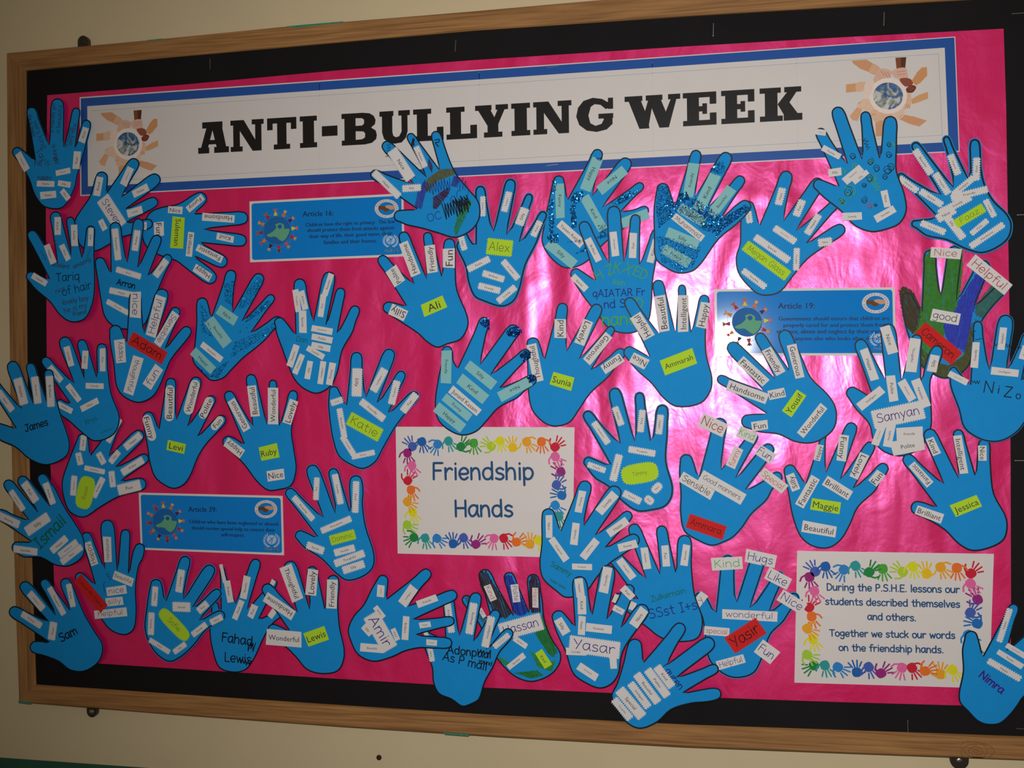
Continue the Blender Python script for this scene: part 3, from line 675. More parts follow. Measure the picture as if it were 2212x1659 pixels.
    for dx in (0, .0003, -.0003): put_text(m, 'unicef', a + ux * dx, ux, Vector((-ux.y, ux.x)), Wd, 0, wl, hh, font='p', align='l')
    m.build('wreath_emblem', root, origin=org)
article('4', [(110, 205), (2045, 103), (2060, 895), (117, 970)], (780, 396, 1165, 383, 'Article 16:', 1.0),
        [(815, 522, 1940, 478, 'Children have the right to privacy.  The law', 1.0), (838, 590, 1930, 555, 'should protect them from attacks against', 1.0), (862, 668, 1905, 628, 'their way of life, their good name, their', 1.0), (1045, 742, 1712, 720, 'families and their homes.', 1.0)],
        (1835, 295, 150, 118), (1885, 700, 95, 82, 1815, 1990, 842), 'blue laminated card headed Article 16, at the upper left under the banner')
article('5', [(115, 125), (2075, 103), (2090, 845), (127, 845)], (808, 336, 1205, 334, 'Article 19:', 1.0),
        [(815, 465, 2018, 460, 'Governments should ensure that children are', 1.0), (868, 536, 1990, 532, 'properly cared for and protect them from', 1.0), (790, 605, 2030, 604, 'violence, abuse and neglect by their parents', 1.0), (915, 680, 1893, 678, 'or anyone else who looks after them', 1.0)],
        (1868, 275, 150, 112), (1900, 665, 95, 78, 1848, 2010, 785), 'blue laminated card headed Article 19, glaring white in the flash at right')
article('6', [(120, 148), (2030, 192), (2050, 980), (148, 905)], (780, 402, 1155, 405, 'Article 39:', 1.0),
        [(790, 553, 1970, 588, 'Children who have been neglected or abused', 1.0), (825, 637, 1930, 668, 'should receive special help to restore their', 1.0), (1215, 728, 1525, 735, 'self-respect.', 1.0)],
        (1810, 368, 150, 120), (1885, 782, 108, 96, 1800, 1982, 918), 'blue laminated card headed Article 39, at the lower left')

# ------------------------------------------------------------------ white notices bordered with little hand prints
TOPC = '4a62b8 1f63b5 2f86d0 2f9ea0 1f8a45 4caa3a b5d334 e0e020 efc51c f0a82a f0762a d2203a'.split()
LEFC = 'a0247a ea6aa8 d2203a f0762a f0a82a e6df25 a8d43a'.split(); RIGC = 'ea6aa8 9c2780 4a62b8 1f72c0 2090d8 2f9ea0 1f8a45'.split()
BOTC = '1f8a45 2f9ea0 2f86d0 1f63b5 4a62b8 9c2780 ea6aa8 d2203a f0762a f0a82a e6df25 a8d43a'.split()
def notice(corners, prints, texts, inkc, label, psize=.0108):
    h = .0022; f = bil(corners); c = P(*f(.5, .5), h); org = V3(c, h); hh = h + .0002
    root = link('paper_notice', None, None, org); tag(root, label, 'notice')
    paper = mat('laminated_notice', (0.80, 0.745, 0.735), .6, .2, var=.01, coat=.6, coat_r=.25)
    m = MB(); sheet(m, [P(*f(u, v), h) for u, v in ((0, 0), (1, 0), (1, 1), (0, 1))], paper, h, thick=.0005); m.build('notice_sheet', root, origin=org)
    m = MB()
    zz = 0
    for x, y, hx, ang in prints:
        zz += 1; hh = h + .0002 + (zz % 3) * 1.5e-4; cc = P(x, y, h); mt = mat('print_' + hx, rgb(hx), .6, .2, var=.05, vscale=200); a = math.radians(ang)
        ux = Vector((math.cos(a), math.sin(a))); uy = Vector((-ux.y, ux.x)); s = psize
        W = lambda u, v: cc + ux * u * s + uy * v * s
        sheet(m, smooth([W(-.62, -.5), W(-.3, -.72), (W(.35, -.7)), W(.62, -.3), W(.62, .35), W(.3, .62), W(-.4, .6), W(-.68, .2)], True, 2), mt, hh, thick=0)
        for k, (bx, tx, ty) in enumerate(((-.5, -.95, 1.45), (-.17, -.32, 1.72), (.17, .32, 1.66), (.5, .9, 1.35))):
            ribbon(m, [W(bx, .72), W((bx + tx) / 2, (.72 + ty) / 2), W(tx, ty)], s * .22, mt, hh + 1.8e-5 * (k + 1))
        sd = 1 if hx[0] in '124ae' else -1
        ribbon(m, [W(.5 * sd, -.4), W(1.1 * sd, -.15), W(1.4 * sd, .35)], s * .26, mt, hh + 9.5e-5)
    m.build('handprint_border', root, origin=org)
    mt = mat('notice_ink', rgb(inkc), .6); hh = h + .0008
    for (x0, y0, x1, y1, t, pen) in texts:
        m = MB()
        a = P(x0, y0, h); b = P(x1, y1, h); ux = b - a; W = ux.length; ux.normalize()
        put_text(m, t, a, ux, Vector((-ux.y, ux.x)), W, 0, mt, hh, font='h', pen=pen, align='l')
        m.build('text_line', root, origin=org)
def mk(cr_, pts, cols, angs):
    g = crop(cr_); return [g(x, y) + (cols[i % len(cols)], angs[i % len(angs)]) for i, (x, y) in enumerate(pts)]
UPDN = (35, 200, 150, 215, -40, 190, 60, 200, 10, 215, 185, -45)
notice([(854.7, 921.8), (1241, 923), (1237, 1205), (859, 1195.7)],
       mk('G', [(500, 1075), (570, 1045), (680, 1062), (760, 1040), (850, 1077), (940, 1055), (1065, 1072), (1130, 1040), (1220, 1082), (1320, 1045), (1425, 1045), (1525, 1080)], TOPC, UPDN) +
       mk('G', [(465, 1125), (498, 1215), (470, 1320), (490, 1390), (465, 1475), (502, 1550), (465, 1640)], LEFC, (190, 200, -30, 190, 230, 200, 240)) +
       mk('G', [(1525, 1150), (1565, 1255), (1535, 1350), (1570, 1425), (1525, 1500), (1550, 1580)], RIGC, (215, 30, -30, 70, 215, 200)) +
       mk('H', [(510, 70), (592, 76), (678, 78), (792, 112), (868, 74), (958, 118), (1085, 78), (1155, 78), (1248, 103), (1345, 115), (1405, 92)], BOTC, (120, 200, 240, 10, 215, -50, 160, 215, -70, 0, 215)),
       [(934, 1035.5, 1157, 1035.5, 'Friendship', .0040), (982, 1115.5, 1111, 1115.5, 'Hands', .0040)], '1d5283',
       'white notice reading Friendship Hands with rainbow handprint border, centre of the board')
notice([(1722, 1190), (2147, 1196.5), (2137, 1487), (1716, 1474.6)],
       mk('P', [(400, 312), (475, 280), (605, 302), (690, 275), (790, 317), (885, 297), (1027, 313), (1100, 280), (1200, 327), (1300, 285), (1415, 290), (1520, 327)], TOPC, UPDN) +
       mk('P', [(360, 355), (395, 455), (360, 570), (375, 638), (345, 725), (385, 802), (345, 912)], LEFC, (190, 200, -30, 190, 230, 200, 240)) +
       mk('P', [(1515, 402), (1565, 512), (1515, 607), (1560, 685), (1500, 770), (1545, 850), (1530, 930)], RIGC, (215, 30, -30, 70, 215, 200)) +
       mk('P', [(390, 988), (470, 988), (565, 1000), (700, 1033), (785, 1000), (875, 1042), (1022, 1005), (1095, 1006), (1190, 1027), (1300, 1048), (1385, 1020)], BOTC, (120, 200, 240, 10, 215, -50, 160, 215, -70, 0, 215)),
       [crop('P')(*a) + crop('P')(*b) + (t, .0019) for a, b, t in [((483, 447), (1440, 466), 'During the P.S.H.E. lessons our'), ((473, 549), (1442, 571), 'students described themselves'), ((776, 658), (1128, 668), 'and others.'),
        ((503, 776), (1407, 794), 'Together we stuck our words'), ((570, 880), (1325, 897), 'on the friendship hands.')]], '3c6488',
       'white notice of five printed lines starting During the P.S.H.E. lessons, lower right')

# ------------------------------------------------------------------ the cut-out hands
WORDS = 'Nice Kind Funny Happy Polite Silly Helpful Special Lovely Brilliant Friendly Fantastic Sensible Thoughtful Amazing Generous'.split()
wi = [0]
def hand(cr_, lvl, fingers, valleys, palm, text_label, items='', inset=2.2, outline=True, pen=1.25):
    g = crop(cr_); s = CROPS[cr_][2]; h = .0026 + .0022 * lvl
    V_ = lambda p: Vector(p)
    fg = [(Vector(f[:2]), f[2]) for f in fingers]; vl = [Vector(v) for v in valleys]; pm = [Vector(p) for p in palm]
    pts = []; corner = set(); n = len(fg)
    for i, (T, wd) in enumerate(fg):
        A = pm[-1] if i == 0 else vl[i - 1]; B = pm[0] if i == n - 1 else vl[i]
        base = (A + B) / 2; d = T - base; Ln = d.length; d.normalize(); nn = Vector((d.y, -d.x))
        if (A - base).dot(nn) < 0: nn = -nn
        if i > 0: corner.add(len(pts)); pts.append(A)
        if Ln > wd * 4.2:
            q = T - d * wd * 2.6 + nn * wd * 1.04; pts.append(q)
        pts += [T - d * wd * 1.15 + nn * wd, T - d * wd * .32 + nn * wd * .72, T, T - d * wd * .32 - nn * wd * .72, T - d * wd * 1.15 - nn * wd]
        if Ln > wd * 4.2: pts.append(T - d * wd * 2.6 - nn * wd * 1.04)
    pts += pm
    cpx = smooth(pts, True, 4, corners=corner)
    con = dedupe([P(*g(p.x, p.y), h) for p in cpx], 2e-4)
    cen = sum((P(*g(p.x, p.y), h) for p in pm + vl), Vector((0, 0))) / (len(pm) + len(vl)); org = V3(cen, h)
    rx, rz = random.uniform(-1, 1), random.uniform(-1, 1)
    lift = lambda p: max(0.0, min(.0011, .0009 * (((p - cen).length / .13) ** 1.7)) + .0002 * rx * math.sin((p.x - cen.x) * 40) * min(1, (p - cen).length / .05))
    root = link('paper_hand', None, None, org); tag(root, text_label, 'paper hand', 'blue card hands on the notice board')
    m = MB(); sheet(m, con, CARD, h, lift, grid=.013, thick=.0004)
    m.build('card_hand', root, origin=org)
    if outline:
        m = MB(); k = len(con); area = sum(con[i].x * con[(i + 1) % k].y - con[(i + 1) % k].x * con[i].y for i in range(k)); sg = 1 if area > 0 else -1
        off = []
        for i in range(k):
            d = con[(i + 1) % k] - con[i - 1]; d.normalize(); off.append(con[i] + Vector((-d.y, d.x)) * sg * inset * .00045)
        ribbon(m, off, pen * .00175, BLACKLINE, h + .00035, lift, closed=True)
        m.build('marker_outline', root, origin=org)
    nt = [0]; marks = []
    def mark(nm): marks.append((nm, MB())); return marks[-1][1]
    for ln in items.strip().split('\n'):
        t = ln.split()
        if not t: continue
        c0 = t[0]
        if c0 in 'TSCFGX' and len(c0) == 1:
            if c0 == 'T':      # T ink x y len ang pen text
                a = math.radians(float(t[5])); x, y, L_ = float(t[2]), float(t[3]), float(t[4]); p0 = P(*g(x - math.cos(a) * L_ / 2, y - math.sin(a) * L_ / 2), h); p1 = P(*g(x + math.cos(a) * L_ / 2, y + math.sin(a) * L_ / 2), h)
                ux = p1 - p0; W = ux.length; ux.normalize(); mb = mark('handwriting')
                put_text(mb, ' '.join(t[7:]), (p0 + p1) / 2, ux, Vector((-ux.y, ux.x)), W, 0, INKS[t[1]], h + .0004, lift, 'h', pen=float(t[6]) * .00135)
            elif c0 == 'S':    # S ink x y len h ang pen : zigzag scribble
                x, y, L_, hh_, an = map(float, t[2:7]); a = math.radians(an); k = max(6, int(L_ / (11 * .277 / s))); q = []
                for i in range(k + 1):
                    u = (i / k - .5) * L_; v = (hh_ / 2) * (1 if i % 2 else -1) * random.uniform(.45, 1.1)
                    q.append(P(*g(x + u * math.cos(a) - v * math.sin(a), y + u * math.sin(a) + v * math.cos(a)), h))
                ribbon(mark('scribble'), q, float(t[7]) * .0013, INKS[t[1]], h + .0004 + random.random() * .0001, lift)
            elif c0 == 'C':    # C ink x y r : curl
                x, y, r = map(float, t[2:5]); ph = random.uniform(0, 6)
                q = [P(*g(x + r * (1 - .035 * i) * math.cos(ph + i * .7), y + r * (1 - .03 * i) * math.sin(ph + i * .7) + r * .04 * i), h) for i in range(20)]
                ribbon(mark('scribble'), smooth(q, False, 3), .0008, INKS[t[1]], h + .0004 + random.random() * .0001, lift)
            elif c0 == 'F':    # F colour x,y ... : felt-pen fill, laid as overlapping pen strokes
                poly = [Vector(tuple(map(float, p.split(',')))) for p in t[3:]]; mt = mat('felt_' + t[1], rgb(t[1]), .55, .25, var=.25, vscale=150)
                a = math.radians(float(t[2])); ux = Vector((math.cos(a), math.sin(a))); uy = Vector((-ux.y, ux.x)); mb = mark('felt_pen_colouring')
                vs = [p.dot(uy) for p in poly]; v = min(vs); st = .0016 / (s * .00075)
                while v < max(vs):
                    hits = []
                    for i in range(len(poly)):
                        A, B = poly[i - 1], poly[i]; va, vb = A.dot(uy) - v, B.dot(uy) - v
                        if va * vb < 0: hits.append((A + (B - A) * va / (va - vb)).dot(ux))
                    hits.sort()
                    for j in range(0, len(hits) - 1, 2):
                        u0, u1 = hits[j], hits[j + 1]; e = (u1 - u0)
                        if e < 3: continue
                        k = max(2, int(e * s * .75 / 10)); q = [P(*g(*(ux * (u0 + e * i / k + (random.uniform(-.02, .04) * e if i in (0, k) else 0)) + uy * (v + random.uniform(-.2, .2) * st))), h) for i in range(k + 1)]
                        ribbon(mb, q, .00165 * random.uniform(.8, 1.15), mt, h + .00016 + random.random() * .00012, lift, caps=False)
                    v += st
            elif c0 == 'G':    # G kind count size x,y ... : loose glitter flakes
                poly = [tuple(map(float, p.split(','))) for p in t[4:]]; xs = [p[0] for p in poly]; ys = [p[1] for p in poly]; mb = mark('glitter'); k = int(t[2]); sz = float(t[3]) * .001
                while k > 0:
                    x, y = random.uniform(min(xs), max(xs)), random.uniform(min(ys), max(ys))
                    if not inside((x, y), poly): continue
                    k -= 1; c = P(*g(x, y), h); a = random.uniform(0, 6.3); l = sz * random.uniform(.6, 1.5); wq = sz * random.uniform(.2, .5) if t[1] == 'dark' else sz * random.uniform(.4, .9)
                    u = Vector((math.cos(a), math.sin(a))); v = Vector((-u.y, u.x)); ta, tb = random.uniform(-.4, .4), random.uniform(-.4, .4)
                    hb = h + lift(c) + .0005 + .4 * l * .5
                    mb.poly([(c.x + u.x * i * l / 2 + v.x * j * wq / 2, -(hb + ta * i * l / 2 + tb * j * wq / 2), c.y + u.y * i * l / 2 + v.y * j * wq / 2) for i, j in ((-1, -1), (1, -1), (1, 1), (-1, 1))], GLIT[t[1]])
            elif c0 == 'X':    # X ink pen x,y x,y ... : free pen line
                q = [Vector(tuple(map(float, p.split(',')))) for p in t[3:]]; q = smooth(q, False, 4) if len(q) > 2 else q
                ribbon(mark('scribble'), [P(*g(p.x, p.y), h) for p in q], float(t[2]) * .0014, INKS[t[1]], h + .00042, lift)
            continue
        # word labels: <shape><colour?><font?><ink?> cx cy len h ang text
        shp = c0[0]; colr = next((c for c in c0[1:] if c in 'gdt'), 'w'); font = 'h' if 'h' in c0[1:] else 'p'; ik = next((c for c in c0[1:] if c in 'kbveonlsp'.replace('p', '')), 'k')
        x, y, L_, hh_, an = map(float, t[1:6]); txt = ' '.join(t[6:])
        if not txt: txt = WORDS[wi[0] % len(WORDS)]; wi[0] += 1
        if txt == '_': txt = ''
        a = math.radians(an); dx, dy = math.cos(a), math.sin(a)
        p0 = P(*g(x - dx * L_ / 2, y - dy * L_ / 2), h); p1 = P(*g(x + dx * L_ / 2, y + dy * L_ / 2), h); c = (p0 + p1) / 2
        q0 = P(*g(x + dy * hh_ / 2, y - dx * hh_ / 2), h); q1 = P(*g(x - dy * hh_ / 2, y + dx * hh_ / 2), h)
        ux = p1 - p0; W = ux.length; ux.normalize(); uy = Vector((-ux.y, ux.x)); H_ = abs((q0 - q1).dot(uy))
        lo = shp.lower(); nt[0] += 1; hz = h + .0005 + .00004 * nt[0]; m = MB(); pts = []
        if lo == 'r':
            j = lambda: random.uniform(-.04, .04) * H_
            pts = [(-W / 2 + j(), -H_ / 2 + j()), (W / 2 + j(), -H_ / 2 + j()), (W / 2 + j(), H_ / 2 + j()), (-W / 2 + j(), H_ / 2 + j())]
        elif lo == 'o':
            r_ = H_ / 2
            for sx in (1, -1):
                for k in range(9): t_ = math.radians(-90 + k * 22.5) if sx == 1 else math.radians(90 + k * 22.5); pts.append((sx * (W / 2 - r_) + math.cos(t_) * r_, math.sin(t_) * r_))
        else:                  # pinking-shear edge; q = rounded blob
            am = min(.0017, H_ * .15); pit = .0035; base = []; H_ -= am * 1.3; W -= am * 1.3
            if lo == 'z': base = [(-W / 2, -H_ / 2), (W / 2, -H_ / 2), (W / 2, H_ / 2), (-W / 2, H_ / 2)]
            else: base = [(W / 2 * math.copysign(abs(math.cos(t_)) ** .6, math.cos(t_)), H_ / 2 * math.copysign(abs(math.sin(t_)) ** .6, math.sin(t_))) for t_ in [i * math.pi / 10 for i in range(20)]]
            base = [Vector(b) for b in base]; tot = 0
            for i in range(len(base)):
                A, B = base[i], base[(i + 1) % len(base)]; d = B - A; ln_ = d.length
                if ln_ < 1e-5: continue
                d.normalize(); nn = Vector((d.y, -d.x)); k = max(1, round(ln_ / pit))
                for j in range(k):
                    pts.append(tuple(A + d * (ln_ * j / k) - nn * am * .4)); pts.append(tuple(A + d * (ln_ * (j + .5) / k) + nn * am))
        con2 = [c + ux * p[0] + uy * p[1] for p in pts]
        sheet(m, con2, LABELC[colr], hz, lift, grid=.03, thick=.0003, back=False)
        if txt:
            if shp.isupper(): tw, th = W * .86, H_ * (.62 if font == 'p' else .6)
            else: tw, th = W * .42, H_ * .36
            if font == 'p' and shp.isupper() and len(txt) < 5: tw = min(tw, H_ * .42 * len(txt))
            put_text(m, txt, c, ux, uy, tw, th, INKS['p' if (ik == 'k' and font == 'p') else ik], hz + .00012, lift, font)
        nm = 'name_tag' if colr in 'gd' or (shp == 'Z' and font == 'h') else 'word_label'
        o = m.build(nm, root, origin=org)
        if colr == 'g': o['label'] = 'yellow-green name tag'
        elif colr == 'd': o['label'] = 'red name tag'
        elif colr == 't': o['label'] = 'pale teal word label'
    for nm, mb in marks:
        o = mb.build(nm, root, origin=org)
        if nm == 'glitter': o['kind'] = 'stuff'
    return root
hand('A', 2, [(108, 508, 42), (240, 185, 42), (452, 118, 52), (602, 190, 34), (685, 285, 38)], [(275, 600), (385, 478), (498, 492), (590, 500)],
     [(652, 560), (605, 720), (590, 800), (545, 900), (480, 975), (350, 965), (275, 880), (225, 745), (165, 640)],
     'blue hand at the top left corner, fingers covered in dense dark handwriting', '''
r 178 612 150 52 62 Awesome
r 655 402 120 50 -72 Kind
r 598 600 135 55 -85 Fun
r 493 690 115 45 -12 Handsome
r 358 783 135 45 2 Helpful
r 502 785 100 45 10 Silly
r 378 870 125 55 -5 Happy
r 510 868 90 45 52 Nice
T p 250 330 180 80 .6 she is great
T p 310 400 230 72 .6 very kind
T p 415 270 230 -85 .6 a friendly girl
T p 465 280 220 -83 .6 is beautiful
T p 565 400 180 -75 .6 very nice
T p 530 420 160 -75 .6 amazing
T p 320 560 110 60 .7 Tay
T p 430 540 130 80 .7 is kind
T p 330 620 120 -3 .7 he is
T p 350 735 110 -3 .7 happy
S p 440 600 60 40 70 .6''')
hand('A', 1, [(805, 688, 50), (1068, 590, 48), (1245, 722, 52), (1230, 908, 45), (1192, 1085, 42)], [(832, 850), (950, 882), (985, 980), (990, 1085)],
     [(1030, 1180), (960, 1200), (850, 1260), (740, 1310), (640, 1280), (580, 1150), (585, 1060), (640, 970), (700, 880)],
     'blue hand overlapping the banner\'s left end, with a large white purple-inked tag', '''
r 768 802 150 55 -80 Kind
r 993 725 150 55 -66 Handsome
r 1097 838 135 58 -27 Polite
r 1053 1000 120 60 -17 Lovely
r 802 1103 85 45 65 Happy
r 1133 1112 60 24 92 Nice
Zhv 872 1005 270 115 57 Steven''')
hand('0', 0, [(445, 421, 16), (537, 470, 15), (534, 521, 14), (491, 571, 15), (466, 608, 16)], [(421, 461), (442, 495), (435, 525), (421, 554)],
     [(399, 578), (380, 564), (344, 552), (320, 538), (308, 515), (312, 480), (325, 458), (350, 447), (385, 440)],
     'blue hand with fingers pointing right, beside the Article 16 card, its yellow-green tag on end', '''
R 422 440 44 14 139 Funny
R 472 471 70 17 184 Handsome
R 487 514 38 15 192 Kind
R 453 548 62 16 207 Fantastic
R 438 589 42 18 213 Happy
R 379 454 31 15 3 Nice
R 344 495 30 22 88 Fun
Rg 384 502 67 27 94 Suleman
R 411 528 53 13 96 Brilliant''')
hand('A', 3, [(210, 1482, 42), (235, 1148, 42), (428, 998, 46), (545, 1040, 34), (712, 1108, 36)], [(385, 1525), (448, 1405), (558, 1335), (642, 1355)],
     [(738, 1340), (742, 1560), (728, 1700), (665, 1835), (560, 1862), (470, 1810), (390, 1705), (280, 1610)],
     'blue hand overlapping the left black border with several lines of dark handwriting', '''
r 452 1112 135 50 90 Kind
r 392 1330 155 50 70 Happy
r 508 1318 130 42 66 Nice
r 582 1185 165 48 88 Funny
r 710 1198 140 40 92 Silly
r 310 1530 130 48 32 Helpful
T p 470 1420 150 8 .7 excellent
T p 640 1400 150 -25 .7 amazing
T k 530 1510 190 -5 1.0 Tariq
T k 600 1600 240 -15 .9 of hair
T p 470 1610 80 -20 .7 nice
T p 590 1690 210 -10 .8 lovely boy
T p 590 1750 190 -15 .7 he is my
T p 620 1790 110 -12 .7 friend
S p 440 1260 110 22 75 .5
S p 340 1340 80 20 60 .5
S p 690 1330 110 16 -70 .5''')
hand('A', 2, [(770, 1355, 44), (898, 1080, 46), (1088, 1052, 44), (1238, 1182, 42), (1325, 1335, 40)], [(863, 1472), (990, 1392), (1078, 1432), (1158, 1495)],
     [(1240, 1600), (1185, 1750), (1120, 1890), (1000, 1920), (880, 1890), (815, 1820), (785, 1690), (755, 1500)],
     'blue hand with white zigzag labels and a short black name, below the large purple-inked tag', '''
z 910 1255 250 55 84 Fantastic
z 1063 1225 165 55 -82 Polite
z 1255 1440 160 58 -55 Silly
z 1003 1478 205 50 17 Kind
z 950 1632 200 52 12 Happy
z 920 1745 200 45 29 Friendly
T k 985 1565 150 14 1.3 Arron''')
hand('B', 3, [(890, 368, 52), (1055, 108, 50), (1280, 86, 55), (1385, 230, 42), (1480, 385, 44)], [(985, 500), (1122, 425), (1215, 470), (1292, 550)],
     [(1335, 640), (1300, 720), (1245, 850), (1190, 930), (1080, 975), (960, 925), (908, 850), (885, 680), (855, 500)],
     'blue hand with a bright red name tag and six hand-lettered white strips, upper left', '''
Rhb 1058 210 200 85 92 nice
Rhb 1215 300 325 80 -75 Helpful
Rhb 1300 398 290 68 121 Sensible
Rhb 938 572 180 82 -95 Happy
Rhb 1040 762 300 85 105 thoughtful
Rhb 1192 772 180 82 -57 fun
Zdhk 1150 548 320 112 31 Adam''')
hand('B', 2, [(445, 955, 40), (338, 622, 40), (493, 460, 50), (632, 480, 40), (795, 510, 42)], [(545, 978), (576, 818), (662, 782), (757, 772)],
     [(845, 700), (870, 900), (935, 1090), (890, 1220), (740, 1275), (640, 1210), (540, 1120), (475, 1070)],
     'blue hand with eight small white printed labels and a faint green name, left side', '''
r 435 748 145 48 50 Wonderful
r 540 612 160 48 76 Lovely
r 665 638 140 45 94 Kind
r 803 640 180 45 90 Fun
r 740 843 140 45 2 Friendly
r 576 898 155 45 53 Polite
r 700 990 150 48 -28 Nice
r 508 1012 125 45 28 Brilliant
T n 710 1110 100 -25 .6 Rhys
X n .6 790,1210 820,1195 880,1175''')
hand('B', 3, [(-70, 1150, 50), (-75, 790, 44), (88, 650, 50), (232, 662, 38), (378, 712, 38)], [(125, 1172), (168, 1018), (262, 978), (368, 962)],
     [(432, 880), (470, 1050), (545, 1290), (520, 1390), (370, 1460), (240, 1420), (120, 1320), (0, 1265)],
     'blue hand lying across the left oak frame with a short black name and zigzag labels', '''
z 45 960 190 55 54 Nice
z 165 885 215 72 76 Helpful
z 285 875 215 62 83 Generous
z 393 885 245 62 87 Brilliant
T k 285 1150 190 -17 1.4 James''')
hand('C', 2, [(85, 662, 45), (-25, 415, 42), (42, 192, 40), (142, 165, 42), (288, 146, 40)], [(225, 632), (205, 476), (275, 415), (362, 372)],
     [(395, 240), (465, 380), (550, 510), (602, 610), (600, 730), (500, 805), (400, 800), (290, 745), (170, 742)],
     'blue hand over the left frame with a big green handwritten name running diagonally', '''
z 65 475 170 60 25 Amazing
z 125 335 170 45 57 Generous
z 218 275 165 60 57 Fun
z 355 285 165 50 70 Polite
z 270 505 200 75 -35 Silly
z 185 693 175 55 8 Sensible
z 425 650 150 55 -42 Happy
z 490 680 170 50 -38 Handsome
z 515 722 190 50 -38 Nice
T n 362 560 280 -45 1.7 Ismail''')
hand('0', 1, [(180, 936, 13), (260, 905, 9), (309, 932, 14), (321, 985, 12), (317, 1043, 15)], [(195.5, 982.6), (236, 985), (251, 1009), (262, 1039)],
     [(285, 1066), (256, 1074), (217, 1096), (181, 1118), (151, 1106), (137, 1073), (134, 1040), (147, 998), (160, 965)],
     'blue hand with a tall yellow-green blob tag, above left of the Article 39 card', '''
z 180 957 34 14 -84 Kind
z 172 991 28 14 78 Fun
z 247 930 58 13 -62 Helpful
z 219 990 28 14 62 Nice
z 288 953 46 17 -40 Happy
z 248 987 32 14 -52 Silly
z 287 1007 56 17 -32 Polite
z 205 1015 46 12 12 Handsome
z 160 1049 44 14 -86 Generous
z 213 1053 48 14 -64 Brilliant
z 243 1035 36 14 84 Lovely
z 280 1053 52 24 -14 Fun
qghs 185 1064 72 38 -78 Rosie''')
hand('0', 1, [(318, 889, 13), (371, 816, 12), (428, 814, 13), (462, 855, 11), (486, 899, 12)], [(343, 926), (381, 905), (407, 920), (429, 942)],
     [(448, 958), (430, 985), (412, 1028), (397, 1048), (375, 1056), (350, 1045), (334, 1030), (324, 1003), (318, 965), (311, 925)],
     'blue hand with rounded word labels on every finger and a small yellow-green tag', '''
O 323 924 58 19 74 Funny
O 367 871 78 20 -88 Beautiful
O 415 858 77 21 -75 Wonderful
O 446 881 50 19 -65 Polite
O 470 914 34 17 -50 Fun
Rg 381 965 40 22 13 Levi''')
hand('0', 1, [(483, 947, 14), (491, 845, 12), (541, 808, 12), (590, 820, 9), (636, 843, 11)], [(527, 959), (546, 919), (577, 915), (605, 918)],
     [(631, 930), (636, 970), (641, 1015), (629, 1050), (605, 1058), (580, 1060), (556, 1042), (527, 1004), (498, 975)],
     'blue hand with a yellow-green tag above a lone Nice label at its wrist', '''
R 506 968 45 21 218 Happy
R 516 897 74 18 242 Generous
R 548 866 67 19 -97 Beautiful
R 590.5 877 80 23 -89 Wonderful
R 628 890 53 20 -73 Lovely
Rg 581 977 40 31 -12 Ruby
R 596 1026 37 22 -9 Nice''')
hand('D', 0, [(202, 370, 48), (440, 155, 45), (668, 186, 48), (762, 352, 36), (818, 528, 40)], [(276, 522), (443, 482), (520, 552), (590, 642)],
     [(700, 700), (620, 770), (530, 840), (440, 930), (370, 1000), (280, 1020), (210, 965), (130, 860), (145, 740), (160, 560)],
     'glittery blue hand with pale teal labels, upper left of the middle left group', '''
rt 400 510 165 78 34 Nice
rt 330 640 250 88 54 Beautiful
r 280 795 200 48 39 husnain
rt 215 865 225 72 44 Happy
G dark 240 1.5 380,260 460,240 440,430 380,400
G dark 330 1.5 520,360 640,210 690,230 590,420 480,470
G dark 240 1.5 560,520 740,380 740,420 640,510 540,570
G dark 420 1.5 450,720 640,640 780,560 800,590 600,740 520,780 420,850
G dark 220 1.5 190,400 250,500 290,680 200,640
G dark 260 1.5 160,900 260,970 300,930 420,860 330,1000 230,990
G bright 30 1.6 500,600 780,400 700,700 430,880''')
hand('D', 1, [(788, 528, 46), (962, 222, 50), (1205, 170, 52), (1292, 294, 40), (1412, 435, 42)], [(932, 656), (1072, 552), (1173, 582), (1262, 642)],
     [(1380, 640), (1300, 780), (1262, 950), (1210, 1060), (1100, 1120), (1000, 1085), (930, 1020), (885, 930), (830, 780), (780, 640)],
     'blue hand with four stacked slanting labels on its palm and five along the wrist', '''
r 945 395 175 45 82 Thoughtful
r 995 392 150 48 77 Brilliant
r 990 560 170 58 90 Special
r 1187 270 178 45 -72 Beautiful
r 1140 435 175 45 -82 Fun
r 1140 622 165 50 10 Handsome
r 1140 690 165 50 12 Polite
r 1130 755 150 50 12 Silly
r 1090 800 150 45 30 Lovely
r 915 825 175 52 -72 Fantastic
r 957 890 160 45 -68 Gorgeous
r 1037 935 140 45 -80 Silly
r 1138 955 180 45 -82 Intelligent
r 1208 965 175 50 -80 Funny
T n 985 700 90 10 .7 Dan''')
hand('0', 2, [(719, 833, 13), (771, 759, 14), (846, 753, 15), (872, 801, 12), (903, 847, 13)], [(747, 874), (790, 855), (817, 869), (841, 891)],
     [(880, 891), (855, 924), (828, 971), (812, 999), (785, 1014), (757, 1005), (731, 986), (718, 950), (712, 915), (708, 870)],
     'blue hand with a wide yellow-green pencilled tag, upper left of the Friendship Hands notice', '''
z 728 867 28 15 -18 Lovely
z 771.5 826 62 23 92 Silly
z 819 821 56 19 -62 Intelligent
z 852 848 54 17 -76 Thoughtful
z 885 870 50 18 -52 Fun
z 805 886 66 17 38 Friendly
Zghs 788 922 80 31 29 Katie
z 739 914 66 14 80 Beautiful
z 752 962 48 14 58 Wonderful
z 785 982 52 13 -12 Funny''', inset=4)
